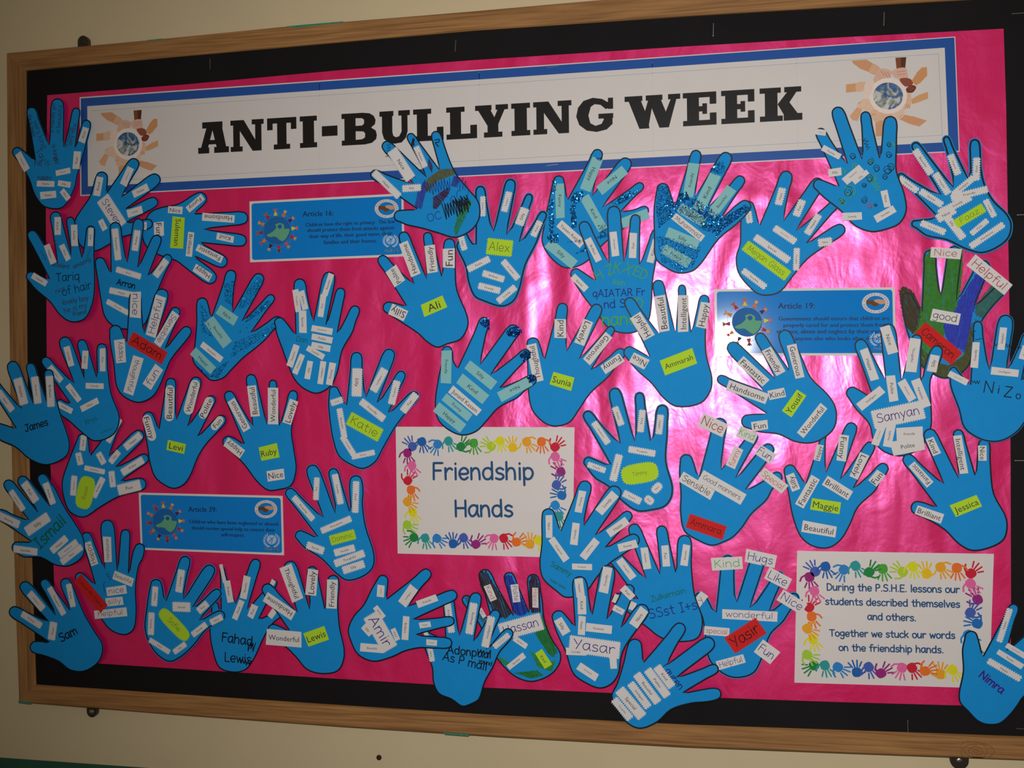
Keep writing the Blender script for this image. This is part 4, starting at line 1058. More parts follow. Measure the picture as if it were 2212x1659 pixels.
hand('F', 2, [(172, 1442, 50), (145, 1058, 45), (322, 868, 45), (515, 870, 38), (690, 918, 48)], [(350, 1445), (408, 1272), (513, 1230), (632, 1212)],
     [(738, 1160), (750, 1320), (830, 1520), (836, 1600), (779, 1706), (671, 1745), (595, 1771), (510, 1725), (444, 1663), (320, 1580), (250, 1535)],
     'blue hand with a yellow-green tag and large labels Polite, Handsome, Friendly, Fun', '''
R 268 1215 140 105 239 Polite
R 380 1080 275 75 249 Handsome
R 545 1080 218 82 -97 Friendly
R 687 1073 150 95 -90 Fun
R 290 1497 135 90 204 Silly
Rg 567 1447 190 100 -22 Ali''')
hand('F', 1, [(790, 868, 52), (928, 503, 48), (1175, 450, 52), (1322, 566, 40), (1435, 704, 42)], [(885, 965), (1028, 852), (1143, 882), (1245, 942)],
     [(1375, 960), (1290, 1130), (1240, 1330), (1190, 1420), (1100, 1460), (960, 1420), (880, 1380), (830, 1270), (805, 1140), (735, 980)],
     'blue hand with white zigzag labels and a faint pencilled yellow-green tag, below the scribbled hand', '''
z 950 670 160 45 90 Funny
z 1135 635 165 55 -75 Intelligent
z 1255 750 145 75 -70 Silly
z 1368 845 135 55 -65 Kind
z 793 958 115 52 74 Happy
Zghs 1080 990 205 132 6 Alex
z 917 1120 195 56 -27 Polite
z 1032 1215 180 56 17 Brilliant
z 1165 1165 190 56 50 Wonderful
z 1000 1308 180 56 14 Friendly
z 1135 1355 185 56 -40 Lovely''', inset=6, pen=1.5)
hand('F', 3, [(255, 742, 50), (78, 405, 44), (175, 172, 46), (372, 104, 36), (575, 84, 42)], [(435, 692), (405, 492), (510, 437), (612, 380)],
     [(668, 240), (710, 350), (760, 440), (840, 535), (920, 640), (925, 760), (870, 850), (740, 915), (600, 880), (480, 845), (350, 815)],
     'blue hand scribbled with olive, purple and green felt pen, overlapping the banner lettering', '''
z 200 500 280 62 44 Happy
z 395 528 150 58 -4 Silly
z 315 345 275 92 57 Nice
z 465 285 180 52 66 Fantastic
F 5a5a28 75 520,450 620,380 730,375 735,420 600,470 520,560 490,540
F 2c3c9c 80 440,560 500,460 520,500 470,690 415,680
F 2c3c9c 78 725,430 765,440 760,480 735,520 700,510
S b 600 520 200 110 -8 .8
S b 780 500 80 120 10 .6
F 3a2048 40 560,600 680,520 690,560 590,690 560,690
S k 740 690 200 130 -12 1.2
S k 790 640 110 110 -30 1.3
F 1f7a2c -60 720,860 760,720 840,620 860,650 800,780 740,900
T b 570 740 120 -15 .8 oc
T b 720 610 170 -25 .7 CaC
X k .9 395,200 405,150 415,200
F 2a2438 -75 390,195 400,130 425,150 405,210
X b .6 820,500 835,560 800,640 740,650
F 3b2a5e -80 515,340 530,290 560,360 550,410
S k 215 230 110 30 -80 .5
X k 1.1 575,155 610,150 605,170 580,175 605,205
X k .7 380,460 395,440 400,470
S k 380 390 140 20 55 .7''')
hand('J', 2, [(98, 360, 50), (322, 113, 42), (580, 124, 45), (680, 284, 32), (758, 448, 40)], [(185, 512), (345, 454), (440, 512), (525, 592)],
     [(650, 640), (520, 760), (430, 890), (370, 970), (280, 1000), (200, 985), (100, 890), (70, 770), (62, 560)],
     'blue hand with a yellow-green tag and labels Thoughtful, Kind, Lovely, above the Friendship Hands notice', '''
R 118 543 275 72 -101 Thoughtful
R 300 297 135 85 -90 Kind
R 470 325 185 72 112 Lovely
R 570 440 255 65 130 Generous
R 672 548 165 70 146 Funny
Rg 313 675 160 95 15 Sunia''')
hand('G', 3, [(748, 355, 42), (1028, 150, 42), (1250, 210, 50), (1338, 388, 38), (1388, 580, 42)], [(825, 512), (988, 482), (1065, 560), (1130, 657)],
     [(1260, 725), (1120, 800), (1030, 900), (960, 970), (860, 998), (760, 960), (680, 880), (662, 760), (690, 560)],
     'blue hand with glitter fingertips, pale teal labels, overlapping the Friendship Hands notice\'s top edge', '''
rt 745 505 235 75 91 Friendly
rt 990 565 245 75 39 Silly
rt 933 665 245 82 39 Kind
R 878 750 265 58 40 Junaid Kasam
rt 822 795 240 62 40 Funny
rt 768 868 250 80 39 Happy
rt 1235 665 255 72 152 Nice
G dark 260 2.0 985,195 1020,160 1050,160 1052,240 1020,225
G bright 60 1.5 985,195 1020,160 1050,160 1052,240 1020,225
G dark 420 2.0 1175,260 1200,225 1260,218 1288,250 1250,295 1190,285
G bright 80 1.4 1175,260 1200,225 1260,218 1288,250 1250,295 1190,285
G dark 300 2.0 1270,420 1310,390 1350,395 1350,440 1300,470
G bright 60 1.4 1270,420 1310,390 1350,395 1350,440 1300,470
G dark 240 2.0 1320,575 1370,560 1385,600 1340,622
G bright 50 1.4 1320,575 1370,560 1385,600 1340,622''')
hand('I', 0, [(225, 262, 44), (515, 76, 42), (728, 143, 50), (828, 322, 34), (868, 500, 36)], [(285, 432), (465, 402), (540, 487), (672, 520)],
     [(700, 638), (600, 710), (500, 800), (440, 870), (350, 920), (260, 925), (160, 850), (100, 740), (115, 620), (148, 450)],
     'blue hand with bright sparkling glitter bands and pale teal labels, below the banner', '''
rt 232 445 245 65 89 Funny
rt 458 255 245 78 112 Happy
rt 605 298 240 75 140 Nice
rt 475 535 275 72 60 Kind
R 310 682 225 62 42 Yaseen Rakhda
rt 240 825 250 75 40 Silly
rt 770 570 200 72 -22 Special
G bright 150 2.2 305,440 340,380 400,380 390,440 330,470
G bright 110 2.2 305,470 345,480 350,640 315,640
G bright 130 2.2 150,440 185,430 190,690 155,700
G bright 110 2.2 140,700 215,680 220,740 160,750
G bright 60 2.0 640,430 740,370 740,420 660,470
G dark 260 1.5 280,740 400,740 430,800 330,830 560,680 500,700
G dark 160 1.5 500,620 560,610 570,700 520,720
G dark 160 1.5 600,460 800,350 790,390 640,490
G bright 40 1.8 180,290 210,280 200,400 165,400
G dark 60 1.5 490,130 530,140 525,160 495,150''')
hand('I', 2, [(965, 316, 50), (1215, 80, 42), (1442, 100, 50), (1545, 270, 40), (1590, 452, 50)], [(1055, 477), (1200, 412), (1295, 487), (1385, 572)],
     [(1500, 612), (1370, 720), (1240, 900), (1180, 950), (1080, 965), (980, 920), (915, 860), (905, 700), (902, 500)],
     'blue hand thick with dark blue glitter over its palm and thumb, below the banner', '''
rt 1170 295 240 78 -80 Friendly
rt 1285 385 285 84 -64 Kind
rt 1390 450 245 78 -52 Beautiful
rt 1175 545 205 76 32 Special
Rhp 1150 635 265 55 38 Muhammad
rt 1110 715 240 76 22 Silly
rt 1065 840 220 72 30 Funny
G dark 900 1.5 930,330 1000,340 1050,480 1040,560 940,640 920,500
G dark 1500 1.5 1060,440 1200,430 1290,490 1400,570 1350,680 1250,650 1150,560 1050,520
G dark 900 1.5 1380,580 1560,470 1600,500 1400,650 1340,720
G dark 1100 1.5 920,700 1000,700 1240,780 1180,930 1080,950 960,880
G bright 160 1.8 1080,400 1140,380 1160,440 1090,450
G bright 200 1.6 1200,420 1400,560 1330,680 1240,600
G bright 70 1.8 960,470 1100,430 1040,560
G bright 40 1.8 1300,220 1400,160 1420,200 1330,260
G dark 120 1.5 1330,180 1400,160 1420,240 1340,260''')
hand('I', 1, [(318, 938, 46), (392, 592, 44), (615, 480, 50), (775, 540, 38), (935, 645, 42)], [(485, 1012), (580, 882), (692, 878), (805, 897)],
     [(918, 900), (898, 1020), (888, 1200), (865, 1310), (790, 1380), (690, 1395), (580, 1360), (500, 1260), (390, 1120)],
     'blue hand covered with oddly reversed green and blue pen letters, centre right', '''
r 470 795 180 50 64 Brilliant
r 622 755 175 52 84 Wonderful
r 755 765 180 52 -88 Fun
r 900 805 170 50 -74 Polite
r 372 1032 140 48 46 Special
T l 550 960 150 -25 1.1 H Z
T l 645 925 60 10 1.1 K
T l 720 935 70 30 1.1 X
T l 810 965 110 25 1.1 ED
T l 655 1030 90 0 .7 Rian
T b 655 1105 380 -2 1.1 qAIATAR Fr
T b 625 1185 160 -3 1.2 nd S
T l 780 1180 110 0 1.1 ED
T l 660 1295 260 -3 1.6 nano''')
hand('J', 3, [(762, 440, 48), (778, 78, 44), (995, -52, 44), (1171, -18, 30), (1338, 55, 40)], [(938, 498), (1010, 334), (1125, 320), (1240, 322)],
     [(1345, 300), (1348, 480), (1390, 650), (1380, 740), (1310, 832), (1130, 858), (1040, 800), (950, 690), (850, 600)],
     'blue hand with a yellow-green tag and labels Helpful, Beautiful, Intelligent, left of the glaring card', '''
R 865 530 125 78 208 Nice
R 888 282 195 88 -121 Helpful
R 1030 190 262 76 -98 Beautiful
R 1182 190 262 76 -90 Intelligent
R 1325 202 185 72 -79 Happy
Rg 1148 535 245 112 -20 Ammarah''')
hand('L', 1, [(318, 776, 46), (605, 562, 50), (842, 618, 50), (962, 778, 36), (1010, 960, 46)], [(400, 947), (573, 914), (665, 987), (740, 1080)],
     [(870, 1105), (740, 1200), (640, 1320), (560, 1420), (500, 1450), (400, 1450), (320, 1390), (245, 1290), (230, 1180), (258, 1080), (262, 930)],
     'blue hand with a long yellow-green tag in pencil, directly above the glaring card', '''
z 325 893 90 50 82 Lovely
z 550 745 130 58 -76 Happy
z 685 828 130 58 -68 Fun
z 783 945 170 56 -58 Helpful
z 870 1072 105 62 -8 Nice
z 582 1020 190 55 34 Good manners
z 490 1120 305 58 35 Special
Zghs 450 1205 385 88 36 Megan Glass
z 665 1195 165 48 92 Thoughtful
z 362 1335 210 50 37 Sensible''')
hand('L', 3, [(788, 640, 46), (820, 258, 42), (948, 104, 50), (1155, 135, 40), (1340, 168, 52)], [(965, 672), (1026, 508), (1138, 472), (1265, 467)],
     [(1385, 400), (1385, 560), (1440, 720), (1455, 850), (1405, 940), (1300, 985), (1200, 1000), (1080, 955), (980, 850), (860, 755)],
     'blue hand dotted with small green and black pen curls, overlapping the banner at right', '''
r 838 286 78 42 8 Generous
r 915 430 145 44 28 Funny
r 940 572 95 58 -8 Silly
r 1070 588 160 56 -40 Handsome
r 1125 605 130 38 -37 Silly
r 1305 762 120 50 78 Nice
r 1300 870 160 55 -30 Sensible
r 1065 888 140 55 -3 Lovely
C k 1070 450 24
C l 1078 520 20
C k 1195 490 24
C l 1200 495 16
C k 1330 370 18
C l 1350 372 18
C k 1328 440 24
C k 1320 545 34
C k 1345 530 26
C k 1300 600 20
C k 1240 540 24
C l 1205 605 34
C k 1190 610 26
C l 1050 700 44
C k 1035 705 34
C k 990 770 24
C l 995 775 26
C k 1150 660 18
C k 1150 765 24
C e 1190 808 20
C k 1232 803 12
C l 1000 560 22
S l 1240 670 70 50 60 .6
S k 1165 370 80 40 70 .6''')
hand('N', 2, [(655, 955, 46), (548, 532, 40), (676, 265, 52), (952, 208, 42), (1205, 230, 56)], [(872, 902), (902, 706), (1023, 634), (1158, 562)],
     [(1275, 500), (1310, 640), (1380, 760), (1490, 870), (1532, 960), (1510, 1080), (1420, 1165), (1270, 1222), (1130, 1190), (960, 1110), (790, 1075)],
     'blue hand crowded with overlapping white zigzag labels round a yellow-green tag, top right', '''
z 640 628 200 62 36 Wonderful
z 835 742 230 62 33 Special
z 765 435 255 68 56 Beautiful
z 925 620 215 66 57 Thoughtful
z 1030 458 190 68 68 Gorgeous
z 1220 495 200 66 -88 Kind
z 1110 640 240 60 -40 Intelligent
z 1160 705 330 66 -14 Friendly
z 1060 790 260 70 -28 Lovely
z 1010 960 330 72 52 Silly
z 960 880 180 80 -30 Nice
z 1335 830 170 58 62 Thoughtful
z 850 995 230 62 22 Good manners
z 1245 990 190 52 -40 Polite
z 1310 1062 350 60 -34 Handsome
Zghs 1162 895 290 88 -31 Faaz''', inset=6, pen=1.5)
hand('0', 1, [(1956, 631, 15), (2008, 538, 15), (2064, 530, 17), (2131, 562, 17), (2175, 612, 14)], [(1989, 672), (2031.7, 636), (2068, 646), (2107, 658)],
     [(2145, 664), (2122, 696), (2105, 740), (2097, 785), (2077, 808), (2039, 819), (2009, 806), (1987, 789), (1968, 745), (1956, 712), (1948, 672)],
     'hand coloured in green, blue and brown felt pen with a red tag, right side', '''
F 3c3216 65 1942,628 1952,618 1970,628 1984,652 1990,672 1984,705 1972,722 1956,704 1950,680 1944,650
F 2f7d22 85 1994,544 2020,542 2025,600 2032,640 2042,690 2042,720 2000,755 1974,722 1986,680 1993,640
F 2f7d22 85 2048,540 2080,540 2078,590 2070,650 2058,680 2034,700 2031,640 2040,590
F 2436b8 100 2116,578 2138,572 2122,620 2106,660 2096,700 2088,760 2050,745 2035,700 2062,662 2090,620
F 2c6a62 122 2150,606 2176,622 2150,654 2124,688 2108,680 2106,662
F 4a5020 75 1966,725 2000,760 2040,795 2080,770 2098,700 2110,690 2120,700 2108,745 2098,785 2078,808 2040,818 2010,805 1988,788 1972,755
F 4a5020 100 2106,690 2120,692 2104,730 2094,785 2076,806 2040,816 2012,804 1996,775 2050,790 2085,765
F 2f8a3c 60 1988,725 2010,730 2020,760 2010,790 1992,775
Rhe 2043 547 66 23 3 Nice
Rhe 2137 594 104 30 39 Helpful
Rhk 2042 685 63 25 10 good
Zdhk 2027 742 106 38 40 Cameron''', inset=4)
hand('Q', 4, [(55, 908, 42), (258, 548, 44), (485, 500, 68), (655, 640, 45), (770, 830, 45)], [(195, 1047), (350, 920), (490, 927), (610, 1012)],
     [(780, 1040), (690, 1230), (600, 1390), (500, 1470), (400, 1500), (280, 1480), (150, 1390), (105, 1240), (40, 1060)],
     'blue hand running off the right edge with a thin black pen name across its palm', '''
r 108 998 165 50 26 Good manners
r 240 818 200 56 -85 Friendly
r 450 690 175 56 -84 Helpful
r 470 950 215 58 6 Intelligent
r 625 800 110 66 -72 Nice
T k 350 1075 90 8 1.0 N
T k 425 1090 20 8 1.0 i
T k 500 1110 70 8 1.1 Z
T k 578 1135 45 8 .9 o
X k .6 225,690 215,640 245,630
S k 245 1030 60 26 5 .7
X k .7 240,700 290,690
S k 470 745 160 34 5 .6
S k 600 760 70 30 -10 .6''', inset=4)
hand('O', 2, [(82, 695, 40), (145, 410, 40), (312, 318, 46), (485, 380, 34), (610, 446, 38)], [(228, 748), (300, 637), (395, 640), (508, 650)],
     [(565, 640), (568, 800), (566, 920), (500, 1040), (400, 1085), (300, 1065), (232, 1000), (205, 900), (130, 815)],
     'blue hand whose purple-inked white tag is ringed by strips, below the glaring card\'s right end', '''
r 322 412 165 62 72 Nice
r 208 555 190 50 70 Happy
r 460 500 195 62 98 Thoughtful
r 578 548 100 55 -78 Silly
r 218 750 170 52 -38 Intelligent
r 340 693 150 56 82 Polite
r 425 705 130 50 60 Wonderful
r 505 722 170 54 68 Fantastic
Zhv 375 845 305 112 -12 Samyan
r 262 962 125 44 -70 Good manners
r 322 965 135 52 -80 Sensible
r 440 955 155 76 -3 Friendly
r 430 1025 190 80 -10 Polite''')
hand('M', 2, [(180, 795, 48), (28, 518, 32), (100, 300, 46), (285, 236, 38), (445, 216, 46)], [(342, 750), (322, 602), (396, 522), (490, 470)],
     [(575, 400), (630, 520), (740, 630), (790, 720), (780, 840), (700, 915), (620, 942), (520, 930), (420, 885), (300, 870)],
     'blue hand with slanting yellow-green tag and labels Handsome, Fantastic, Friendly, below the glaring card', '''
R 222 612 270 66 20 Handsome
R 258 480 225 62 42 Fantastic
R 388 415 185 66 60 Friendly
R 530 415 222 60 76 Generous
R 410 625 108 62 -12 Kind
Rg 520 685 168 76 -55 Yousif
R 635 795 242 58 -51 Wonderful
R 300 828 102 60 -8 Fun''')
hand('J', 1, [(468, 1228, 46), (475, 888, 45), (680, 718, 52), (865, 749, 40), (1035, 838, 50)], [(652, 1272), (722, 1112), (835, 1092), (955, 1097)],
     [(1075, 1050), (1065, 1250), (1112, 1430), (1100, 1520), (1050, 1580), (960, 1605), (850, 1612), (740, 1540), (640, 1435), (545, 1375)],
     'blue hand with an oval yellow-green zigzag tag, right of the Friendship Hands notice', '''
z 592 1045 190 52 56 Handsome
z 715 925 145 52 70 Polite
z 882 960 165 52 -84 Kind
z 1013 985 145 52 96 Helpful
z 885 1178 200 52 10 Thoughtful
z 560 1293 140 46 20 Friendly
z 700 1295 200 58 -76 Good manners
qghs 870 1335 272 150 -10 Timmy
q 992 1440 90 64 -46 Nice
q 937 1527 76 62 38 Fun
z 815 1507 145 56 27 Fantastic''', inset=5, pen=1.5)
hand('K', 2, [(128, 230, 46), (380, 54, 46), (580, 92, 50), (662, 256, 36), (712, 412, 44)], [(210, 372), (358, 337), (435, 402), (500, 482)],
     [(600, 535), (520, 590), (440, 680), (390, 750), (330, 790), (240, 802), (180, 760), (95, 680), (75, 590), (88, 450)],
     'blue hand, small plain labels, faint green name, overlapping the Friendship Hands notice\'s lower right corner', '''
r 137 347 145 42 89 Nice
r 337 188 140 48 -78 Amazing
r 508 195 162 60 -48 Lovely
r 577 350 150 55 -36 Happy
r 640 470 122 50 -15 Funny
r 302 395 142 48 -83 Friendly
r 200 495 170 45 55 Gorgeous
r 397 490 145 50 128 Wonderful
r 348 605 130 38 2 Fantastic
T n 215 620 150 28 .8 Sammy
T n 195 715 110 30 .5 kaur lives''')
hand('K', 1, [(542, 798, 46), (508, 484, 46), (668, 330, 42), (852, 340, 38), (1005, 400, 48)], [(702, 812), (754, 677), (848, 647), (950, 637)],
     [(1050, 580), (1070, 780), (1122, 950), (1090, 1062), (960, 1087), (850, 1060), (750, 985), (690, 945), (620, 880)],
     'blue hand with faint green name over blue pen letters, between two notices at the bottom', '''
r 630 618 150 50 53 Thoughtful
r 755 550 140 50 81 Fantastic
r 882 535 135 48 86 Fun
r 1008 530 135 48 -82 Beautiful
r 618 832 150 54 24 Wonderful
T n 900 785 230 -15 .7 Zulkernain
T b 930 880 320 -12 1.1 SSst I+s''')
hand('K', 0, [(1085, 765, 44), (1282, 524, 50), (1492, 505, 52), (1625, 634, 42), (1728, 776, 42)], [(1198, 892), (1333, 822), (1430, 862), (1555, 885)],
     [(1640, 960), (1560, 1040), (1510, 1180), (1450, 1290), (1330, 1322), (1240, 1290), (1155, 1200), (1130, 1060), (1110, 930)],
     'blue hand with red zigzag tag and handwritten strips across fingertips, beside the lower right notice', '''
Rhl 1278 585 198 80 -3 Kind
Rhb 1490 552 198 82 12 Hugs
Rhv 1602 681 160 82 27 Like
Rhv 1692 829 182 82 31 Nice
Rhb 1420 915 355 62 3 wonderful
Rhe 1210 1018 162 52 5 special
Rhb 1300 1215 180 58 -15 Helpful
Rhv 1105 812 90 60 -52 y
Rhv 1530 1150 135 98 36 Fun
Zdhk 1393 1045 245 128 -33 Yasir''', inset=5)
hand('K', 3, [(176, 888, 48), (328, 664, 50), (522, 592, 50), (662, 718, 40), (758, 850, 50)], [(300, 982), (410, 907), (510, 937), (600, 992)],
     [(700, 1010), (610, 1150), (580, 1300), (530, 1362), (460, 1384), (370, 1350), (290, 1290), (240, 1150), (185, 1030)],
     'blue hand with a wide white zigzag tag in purple ink, bottom centre', '''
r 220 985 112 58 60 Silly
r 332 740 122 54 84 Helpful
r 347 850 120 54 87 Kind
r 346 980 120 48 93 Happy
r 500 690 165 60 -80 Friendly
r 640 770 95 46 45 Fun
r 455 1000 165 55 6 Fantastic
r 712 928 128 64 -56 Nice
r 582 880 75 38 28 Kind
r 310 1148 130 44 3 Lovely
r 548 1210 92 44 86 _
Zhv 428 1118 330 112 8 Yasar
r 385 1275 142 50 33 Wonderful''')
hand('K', 3, [(690, 1064, 50), (995, 968, 44), (1190, 1070, 50), (1220, 1245, 36), (1240, 1412, 42)], [(740, 1213), (893, 1227), (955, 1312), (995, 1412)],
     [(1050, 1480), (920, 1520), (830, 1600), (720, 1642), (640, 1610), (570, 1520), (535, 1430), (570, 1350), (610, 1220)],
     'blue hand tilted right with six zigzag strips in a ladder, hanging over the bottom frame', '''
z 875 1308 170 58 53 Kind
z 830 1348 220 58 53 Polite
z 765 1382 235 58 53 Beautiful
z 715 1427 200 54 53 Intelligent
z 660 1478 235 72 50 Special
z 605 1515 170 54 50 Thoughtful
T b 930 1310 190 52 1.1 Lauren''')
hand('H', 0, [(868, 488, 36), (1005, 298, 50), (1182, 318, 42), (1362, 330, 46)], [(1078, 700), (1228, 628), (1340, 606)],
     [(1435, 520), (1450, 660), (1500, 790), (1565, 900), (1560, 970), (1500, 1050), (1360, 1105), (1240, 1070), (1130, 970), (1060, 860), (960, 660)],
     'hand with dark brown and blue coloured fingers and a white zigzag tag in purple ink', '''
F 33262a 70 980,360 995,310 1030,305 1075,390 1130,470 1220,610 1170,650 1100,640 1040,520 990,430
F 1c2a9a 80 1160,350 1185,325 1215,350 1260,450 1330,600 1300,625 1235,620 1190,480
F 331c34 88 1335,380 1355,338 1390,345 1415,430 1425,600 1350,612 1335,500
F 2a6a8c 65 870,500 900,490 1010,620 1060,720 1020,700 930,590
F 1f7322 75 1380,660 1440,620 1490,780 1545,890 1500,930 1440,850 1380,760
F 1f7322 40 1230,1040 1400,1020 1440,1060 1350,1080
F 2f8a2c 50 1120,920 1200,970 1180,990 1130,960
F 2f8a2c 75 1340,880 1480,960 1530,950 1500,1030 1400,1000
Rhe 1060 465 118 52 66 Kind
Rhv 1240 470 128 58 82 Polite
Rhe 1382 500 142 44 90 Happy
Rhk 1002 610 70 30 60 Kr
r 1275 820 112 40 34 Brilliant
r 1245 957 150 42 -38 Sensible
rg 1440 940 132 60 56 Kind
Zhv 1280 708 315 128 -15 Hassan''')
hand('H', 3, [(300, 338, 44), (628, 303, 44), (822, 468, 44), (804, 662, 38), (788, 828, 42)], [(316, 508), (475, 557), (510, 657), (530, 767)],
     [(640, 866), (560, 862), (450, 885), (350, 930), (220, 960), (110, 910), (60, 820), (38, 730), (80, 630), (150, 550), (205, 440)],
     'blue hand with fingers pointing right and purple-inked white tag, near the board\'s bottom', '''
r 275 452 85 50 -86 Brilliant
r 470 487 150 75 -54 Intelligent
r 607 525 150 50 -20 Friendly
r 592 695 82 42 -8 Polite
r 640 822 76 42 5 Funny
r 265 605 100 42 52 Nice
r 452 718 170 46 93 Brilliant
r 380 763 90 36 66 Kind
Zhv 272 745 290 122 60 Amir
r 180 730 84 52 48 Silly
r 212 862 168 60 4 Beautiful''')
hand('H', 2, [(592, 752, 30), (755, 468, 42), (965, 462, 46), (1112, 588, 40), (1212, 728, 42)], [(738, 800), (838, 767), (943, 810), (1035, 872)],
     [(1130, 890), (1080, 1000), (1020, 1110), (980, 1230), (930, 1262), (860, 1282), (780, 1230), (690, 1190), (650, 1110), (640, 1000), (585, 850)],
     'blue hand with two lines of rough dark writing, hanging below the pink foil', '''
z 765 630 250 52 82 Friendly
z 925 650 230 60 -81 Amazing
z 1045 745 230 60 -78 Intelligent
z 1140 810 145 45 -40 Good manners
z 635 905 110 42 80 Nice
z 600 762 60 34 75 _
T k 910 892 320 7 1.4 Adonpaul
T k 880 960 330 14 1.3 As P mall
S k 1010 895 90 40 10 1.2
T k 1025 965 100 15 1.0 yound''')
hand('E', 1, [(638, 1255, 44), (608, 965, 44), (778, 802, 48), (935, 838, 38), (1088, 898, 44)], [(780, 1282), (835, 1152), (925, 1132), (1030, 1132)],
     [(1120, 1080), (1130, 1250), (1165, 1450), (1120, 1560), (1000, 1582), (900, 1550), (830, 1470), (760, 1400), (660, 1330)],
     'blue hand with a yellow-green tag and a big Wonderful label beside it, lower left', '''
R 745 1335 245 115 5 Wonderful
R 715 1115 235 70 214 Handsome
R 800 955 252 84 70 Thoughtful
R 938 950 182 72 -85 Lovely
R 1075 1030 200 72 -88 Friendly
Rg 967 1322 152 98 -20 Lewis''')
hand('E', 0, [(272, 1085, 26), (318, 842, 20), (562, 788, 38), (690, 935, 26), (735, 1150, 30)], [(310, 1190), (412, 1092), (495, 1132), (575, 1202)],
     [(650, 1260), (600, 1350), (540, 1480), (480, 1555), (400, 1572), (300, 1540), (255, 1430), (232, 1290), (240, 1190)],
     'blue hand with large black pen scrawl in two lines, between two tagged hands, lower left', '''
r 325 890 130 22 78 _
r 365 1012 150 44 80 Polite
r 480 985 158 50 -79 Beautiful
r 432 1140 138 40 -68 Kind
r 530 1150 92 48 -68 Fun
r 665 960 60 30 -62 _
r 665 1165 60 40 -55 _
T k 425 1345 220 8 1.5 Fahad
T k 430 1475 190 5 1.4 Lewis
S k 520 1395 50 60 10 1.2
S k 480 1500 80 40 10 1.2''')
hand('C', 2, [(1118, 892, 50), (1340, 728, 46), (1528, 796, 50), (1582, 972, 42), (1614, 1138, 46)], [(1185, 1047), (1318, 1032), (1390, 1100), (1437, 1190)],
     [(1490, 1260), (1400, 1370), (1310, 1455), (1220, 1497), (1130, 1450), (1065, 1360), (1032, 1250), (1045, 1110), (1060, 1000)],
     'blue hand with a long oval yellow-green tag above a V of zigzag strips', '''
z 1110 1022 145 46 -86 Happy
z 1293 912 168 54 -82 Lovely
z 1302 1098 132 72 2 Special
z 1455 1100 95 54 -42 Fun
z 1430 1260 132 48 -38 Friendly
z 1553 1190 100 50 -27 Nice
z 1085 1218 165 48 92 Amazing
z 1145 1378 175 40 32 Kind
z 1290 1392 110 44 -36 Silly
qghs 1250 1225 290 98 46 Sofie''', inset=5)
hand('C', 1, [(550, 858, 38), (612, 562, 40), (768, 472, 50), (903, 540, 36), (1012, 642, 40)], [(682, 935), (752, 822), (843, 832), (925, 857)],
     [(1000, 800), (975, 960), (980, 1140), (960, 1260), (900, 1300), (800, 1270), (730, 1190), (690, 1100), (600, 980)],
     'blue hand with a narrow red tag on its thumb and labels nice, silly, helpful', '''
Rhp 655 715 175 52 -108 Happy
Rhp 773 685 182 56 -92 Handsome
Rhp 885 895 152 60 22 Beautiful
Rhb 835 980 142 64 -8 nice
Rhb 822 1058 122 60 -6 silly
Rhb 795 1142 232 60 -5 helpful
Rdhk 652 1000 295 76 49 Connor Mc Adams
X b .7 750,990 745,930 755,920
S b 780 880 60 30 60 .5''')
hand('C', 2, [(215, 1378, 48), (72, 1112, 45), (158, 922, 44), (305, 900, 36), (458, 893, 42)], [(352, 1352), (347, 1202), (400, 1152), (505, 1117)],
     [(560, 1030), (610, 1150), (680, 1270), (740, 1375), (712, 1490), (600, 1562), (500, 1550), (420, 1490), (300, 1445)],
     'blue hand in the bottom left corner with a three-letter black name', '''
z 228 1190 170 50 33 Funny
z 262 1055 158 55 50 Gorgeous
z 408 1055 225 45 62 Thoughtful
z 510 1015 172 44 79 Polite
z 378 1270 132 56 -82 Happy
T k 490 1295 140 -28 1.6 Sam''')
hand('E', 1, [(825, 605, 44), (764, 305, 42), (928, 138, 50), (1078, 160, 40), (1240, 208, 50)], [(972, 637), (1012, 497), (1103, 467), (1203, 457)],
     [(1292, 400), (1312, 560), (1372, 760), (1362, 850), (1300, 910), (1180, 942), (1100, 890), (1000, 790), (880, 712)],
     'blue hand with a small yellow-green tag among zigzag strips, right of the Article 39 card', '''
z 880 440 212 46 49 Amazing
z 970 305 160 42 -87 Fun
z 1117 308 215 48 79 Lovely
z 1240 362 222 48 92 Kind
z 1105 553 228 48 -23 Wonderful
Zghs 1150 640 182 74 -15 Dominic
z 962 713 130 56 21 Special
z 1163 730 150 54 -15 Sensible
z 1197 785 222 56 -20 Thoughtful
z 1225 845 160 58 -18 Silly''', inset=4)
hand('0', 1, [(1480, 980, 16), (1558, 902, 17), (1633, 934, 13), (1668, 960, 15), (1688, 1022, 14)], [(1509, 1029), (1558.5, 1012), (1591, 1031), (1613, 1057)],
     [(1658, 1080), (1624, 1112), (1605, 1140), (1584, 1162), (1565, 1172), (1538, 1180), (1508, 1169), (1477, 1148), (1468, 1104), (1469, 1070), (1466, 1020)],
     'blue hand with a red zigzag tag at its wrist and labels Sensible and Good manners', '''
Rhe 1540 918 60 32 25 Nice
Rhk 1505 1049 80 24 31 Sensible
Rhk 1560 1053 108 26 30 Good manners
Rho 1587 988 46 22 -66 funny
Rhl 1614 939 42 24 24 Kind
Rhv 1653 981 42 25 34 Fun
Rho 1670 1038 64 24 37 Special
Zdhk 1525.5 1138 86 33 19 Ammara''', inset=4)
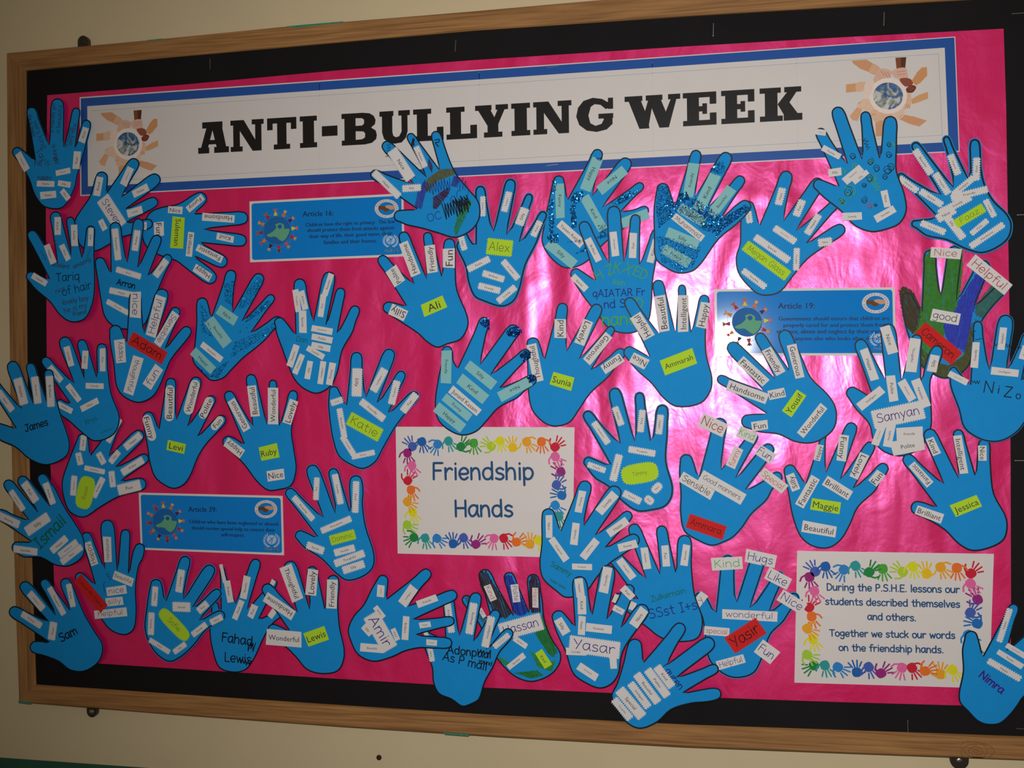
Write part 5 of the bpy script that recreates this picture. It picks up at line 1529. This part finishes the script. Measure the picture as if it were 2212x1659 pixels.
hand('M', 0, [(478, 1078, 44), (712, 868, 20), (898, 808, 42), (1022, 934, 38), (1112, 1074, 40)], [(592, 1197), (722, 1122), (820, 1167), (902, 1227)],
     [(1040, 1245), (930, 1350), (880, 1460), (820, 1560), (740, 1612), (640, 1602), (560, 1540), (508, 1410), (480, 1260)],
     'blue hand with a yellow-green tag and labels Fantastic, Brilliant, Beautiful, above the lower right notice', '''
R 512 1190 112 54 248 Silly
R 676 1000 102 42 -77 Happy
R 605 1250 215 62 -60 Fantastic
R 797 1228 195 66 32 Brilliant
R 830 970 165 62 97 Funny
R 935 1085 168 62 115 Lovely
R 1048 1163 92 64 -50 Fun
Rg 722 1342 192 80 9 Maggie
R 678 1490 218 74 10 Beautiful''')
hand('O', 3, [(448, 1370, 42), (410, 1078, 38), (542, 928, 42), (715, 929, 34), (872, 984, 38)], [(595, 1377), (635, 1242), (725, 1207), (822, 1192)],
     [(912, 1150), (930, 1300), (1005, 1450), (992, 1560), (920, 1610), (800, 1632), (720, 1590), (640, 1510), (510, 1435)],
     'blue hand, yellow-green tag, labels Fantastic, Kind, Intelligent, above the lower right notice\'s end', '''
R 555 1420 162 54 20 Brilliant
R 505 1190 162 48 228 Fantastic
R 577 1028 106 50 66 Kind
R 735 1075 222 50 80 Intelligent
R 862 1068 86 50 89 Nice
Rg 768 1372 168 76 -22 Jessica''')
hand('R', 1, [(292, 425, 82), (795, 125, 66), (1085, 330, 60), (1270, 600, 55), (1330, 900, 50)], [(430, 708), (706, 640), (960, 760), (1080, 900)],
     [(1100, 1030), (890, 1170), (820, 1270), (740, 1370), (620, 1470), (470, 1480), (370, 1440), (260, 1330), (170, 1230), (158, 1130), (205, 880), (195, 640)],
     'blue hand in the bottom right corner with a purple handwritten name', '''
z 672 365 400 75 -72 Helpful
r 800 650 250 60 31 Good manners
r 735 745 330 62 32 Funny
z 670 865 430 78 30 Happy
T v 535 1010 330 38 1.5 Nimra''')

# ------------------------------------------------------------------ staples and the bare screw in the wall
staple(984, 99, 95, .0006, 'upright staple in the top black border, left of centre', 12)
staple(1541, 64, 92, .0006, 'upright staple in the top black border, right of centre', 13)
staple(1909.5, 41, 92, .0006, 'upright staple in the top black border, near the right corner', 13)
staple(454, 138, 90, .0006, 'upright staple in the top black border, near the left corner', 12)
staple(2200, 29, 0, .0006, 'flat staple at the far top right of the black border', 12)
staple(1961, 1571, 90, .0006, 'upright staple in the bottom black border at right', 14)
staple(2207, 464, 0, .0006, 'flat staple in the right black border, level with the topmost right hand', 8)
staple(2204, 995, 0, .0006, 'flat staple in the right black border, halfway down', 10)
staple(2206, 1574, 2, .0006, 'flat staple at the bottom of the right black border', 9)
staple(1194, 144.5, -4, .0026, 'staple in the top edge of the banner above its lettering', 12)
staple(1193, 356.5, -4, .0026, 'staple in the bottom edge of the banner below its lettering', 12)
staple(1561, 760.5, 0, .0026, 'shiny staple at the lower left corner of the glaring card', 15)
def wall_screw():
    c = P(819, 1636, -.022); m = MB(); k = 14; st = mat('dark_rusty_screw', (.06, .035, .025), .5, .4, metal=.6)
    rings = [(.0046, .0), (.0046, .0018), (.0034, .003), (.0012, .0032)]
    for r, hh in rings: m.v += [V3(c + Vector((math.cos(2 * math.pi * i / k), math.sin(2 * math.pi * i / k))) * r, -.022 + hh) for i in range(k)]
    m.slot(st)
    for a in range(3):
        for i in range(k): m.f.append((a * k + i, a * k + (i + 1) % k, (a + 1) * k + (i + 1) % k, (a + 1) * k + i)); m.mi.append(0)
    m.f.append(tuple(range(3 * k, 4 * k))); m.mi.append(0)
    tag(m.build('wall_screw', origin=V3(c, -.022), at=V3(c, -.022)), 'dark screw left in the cream wall below the board', 'screw')
wall_screw()
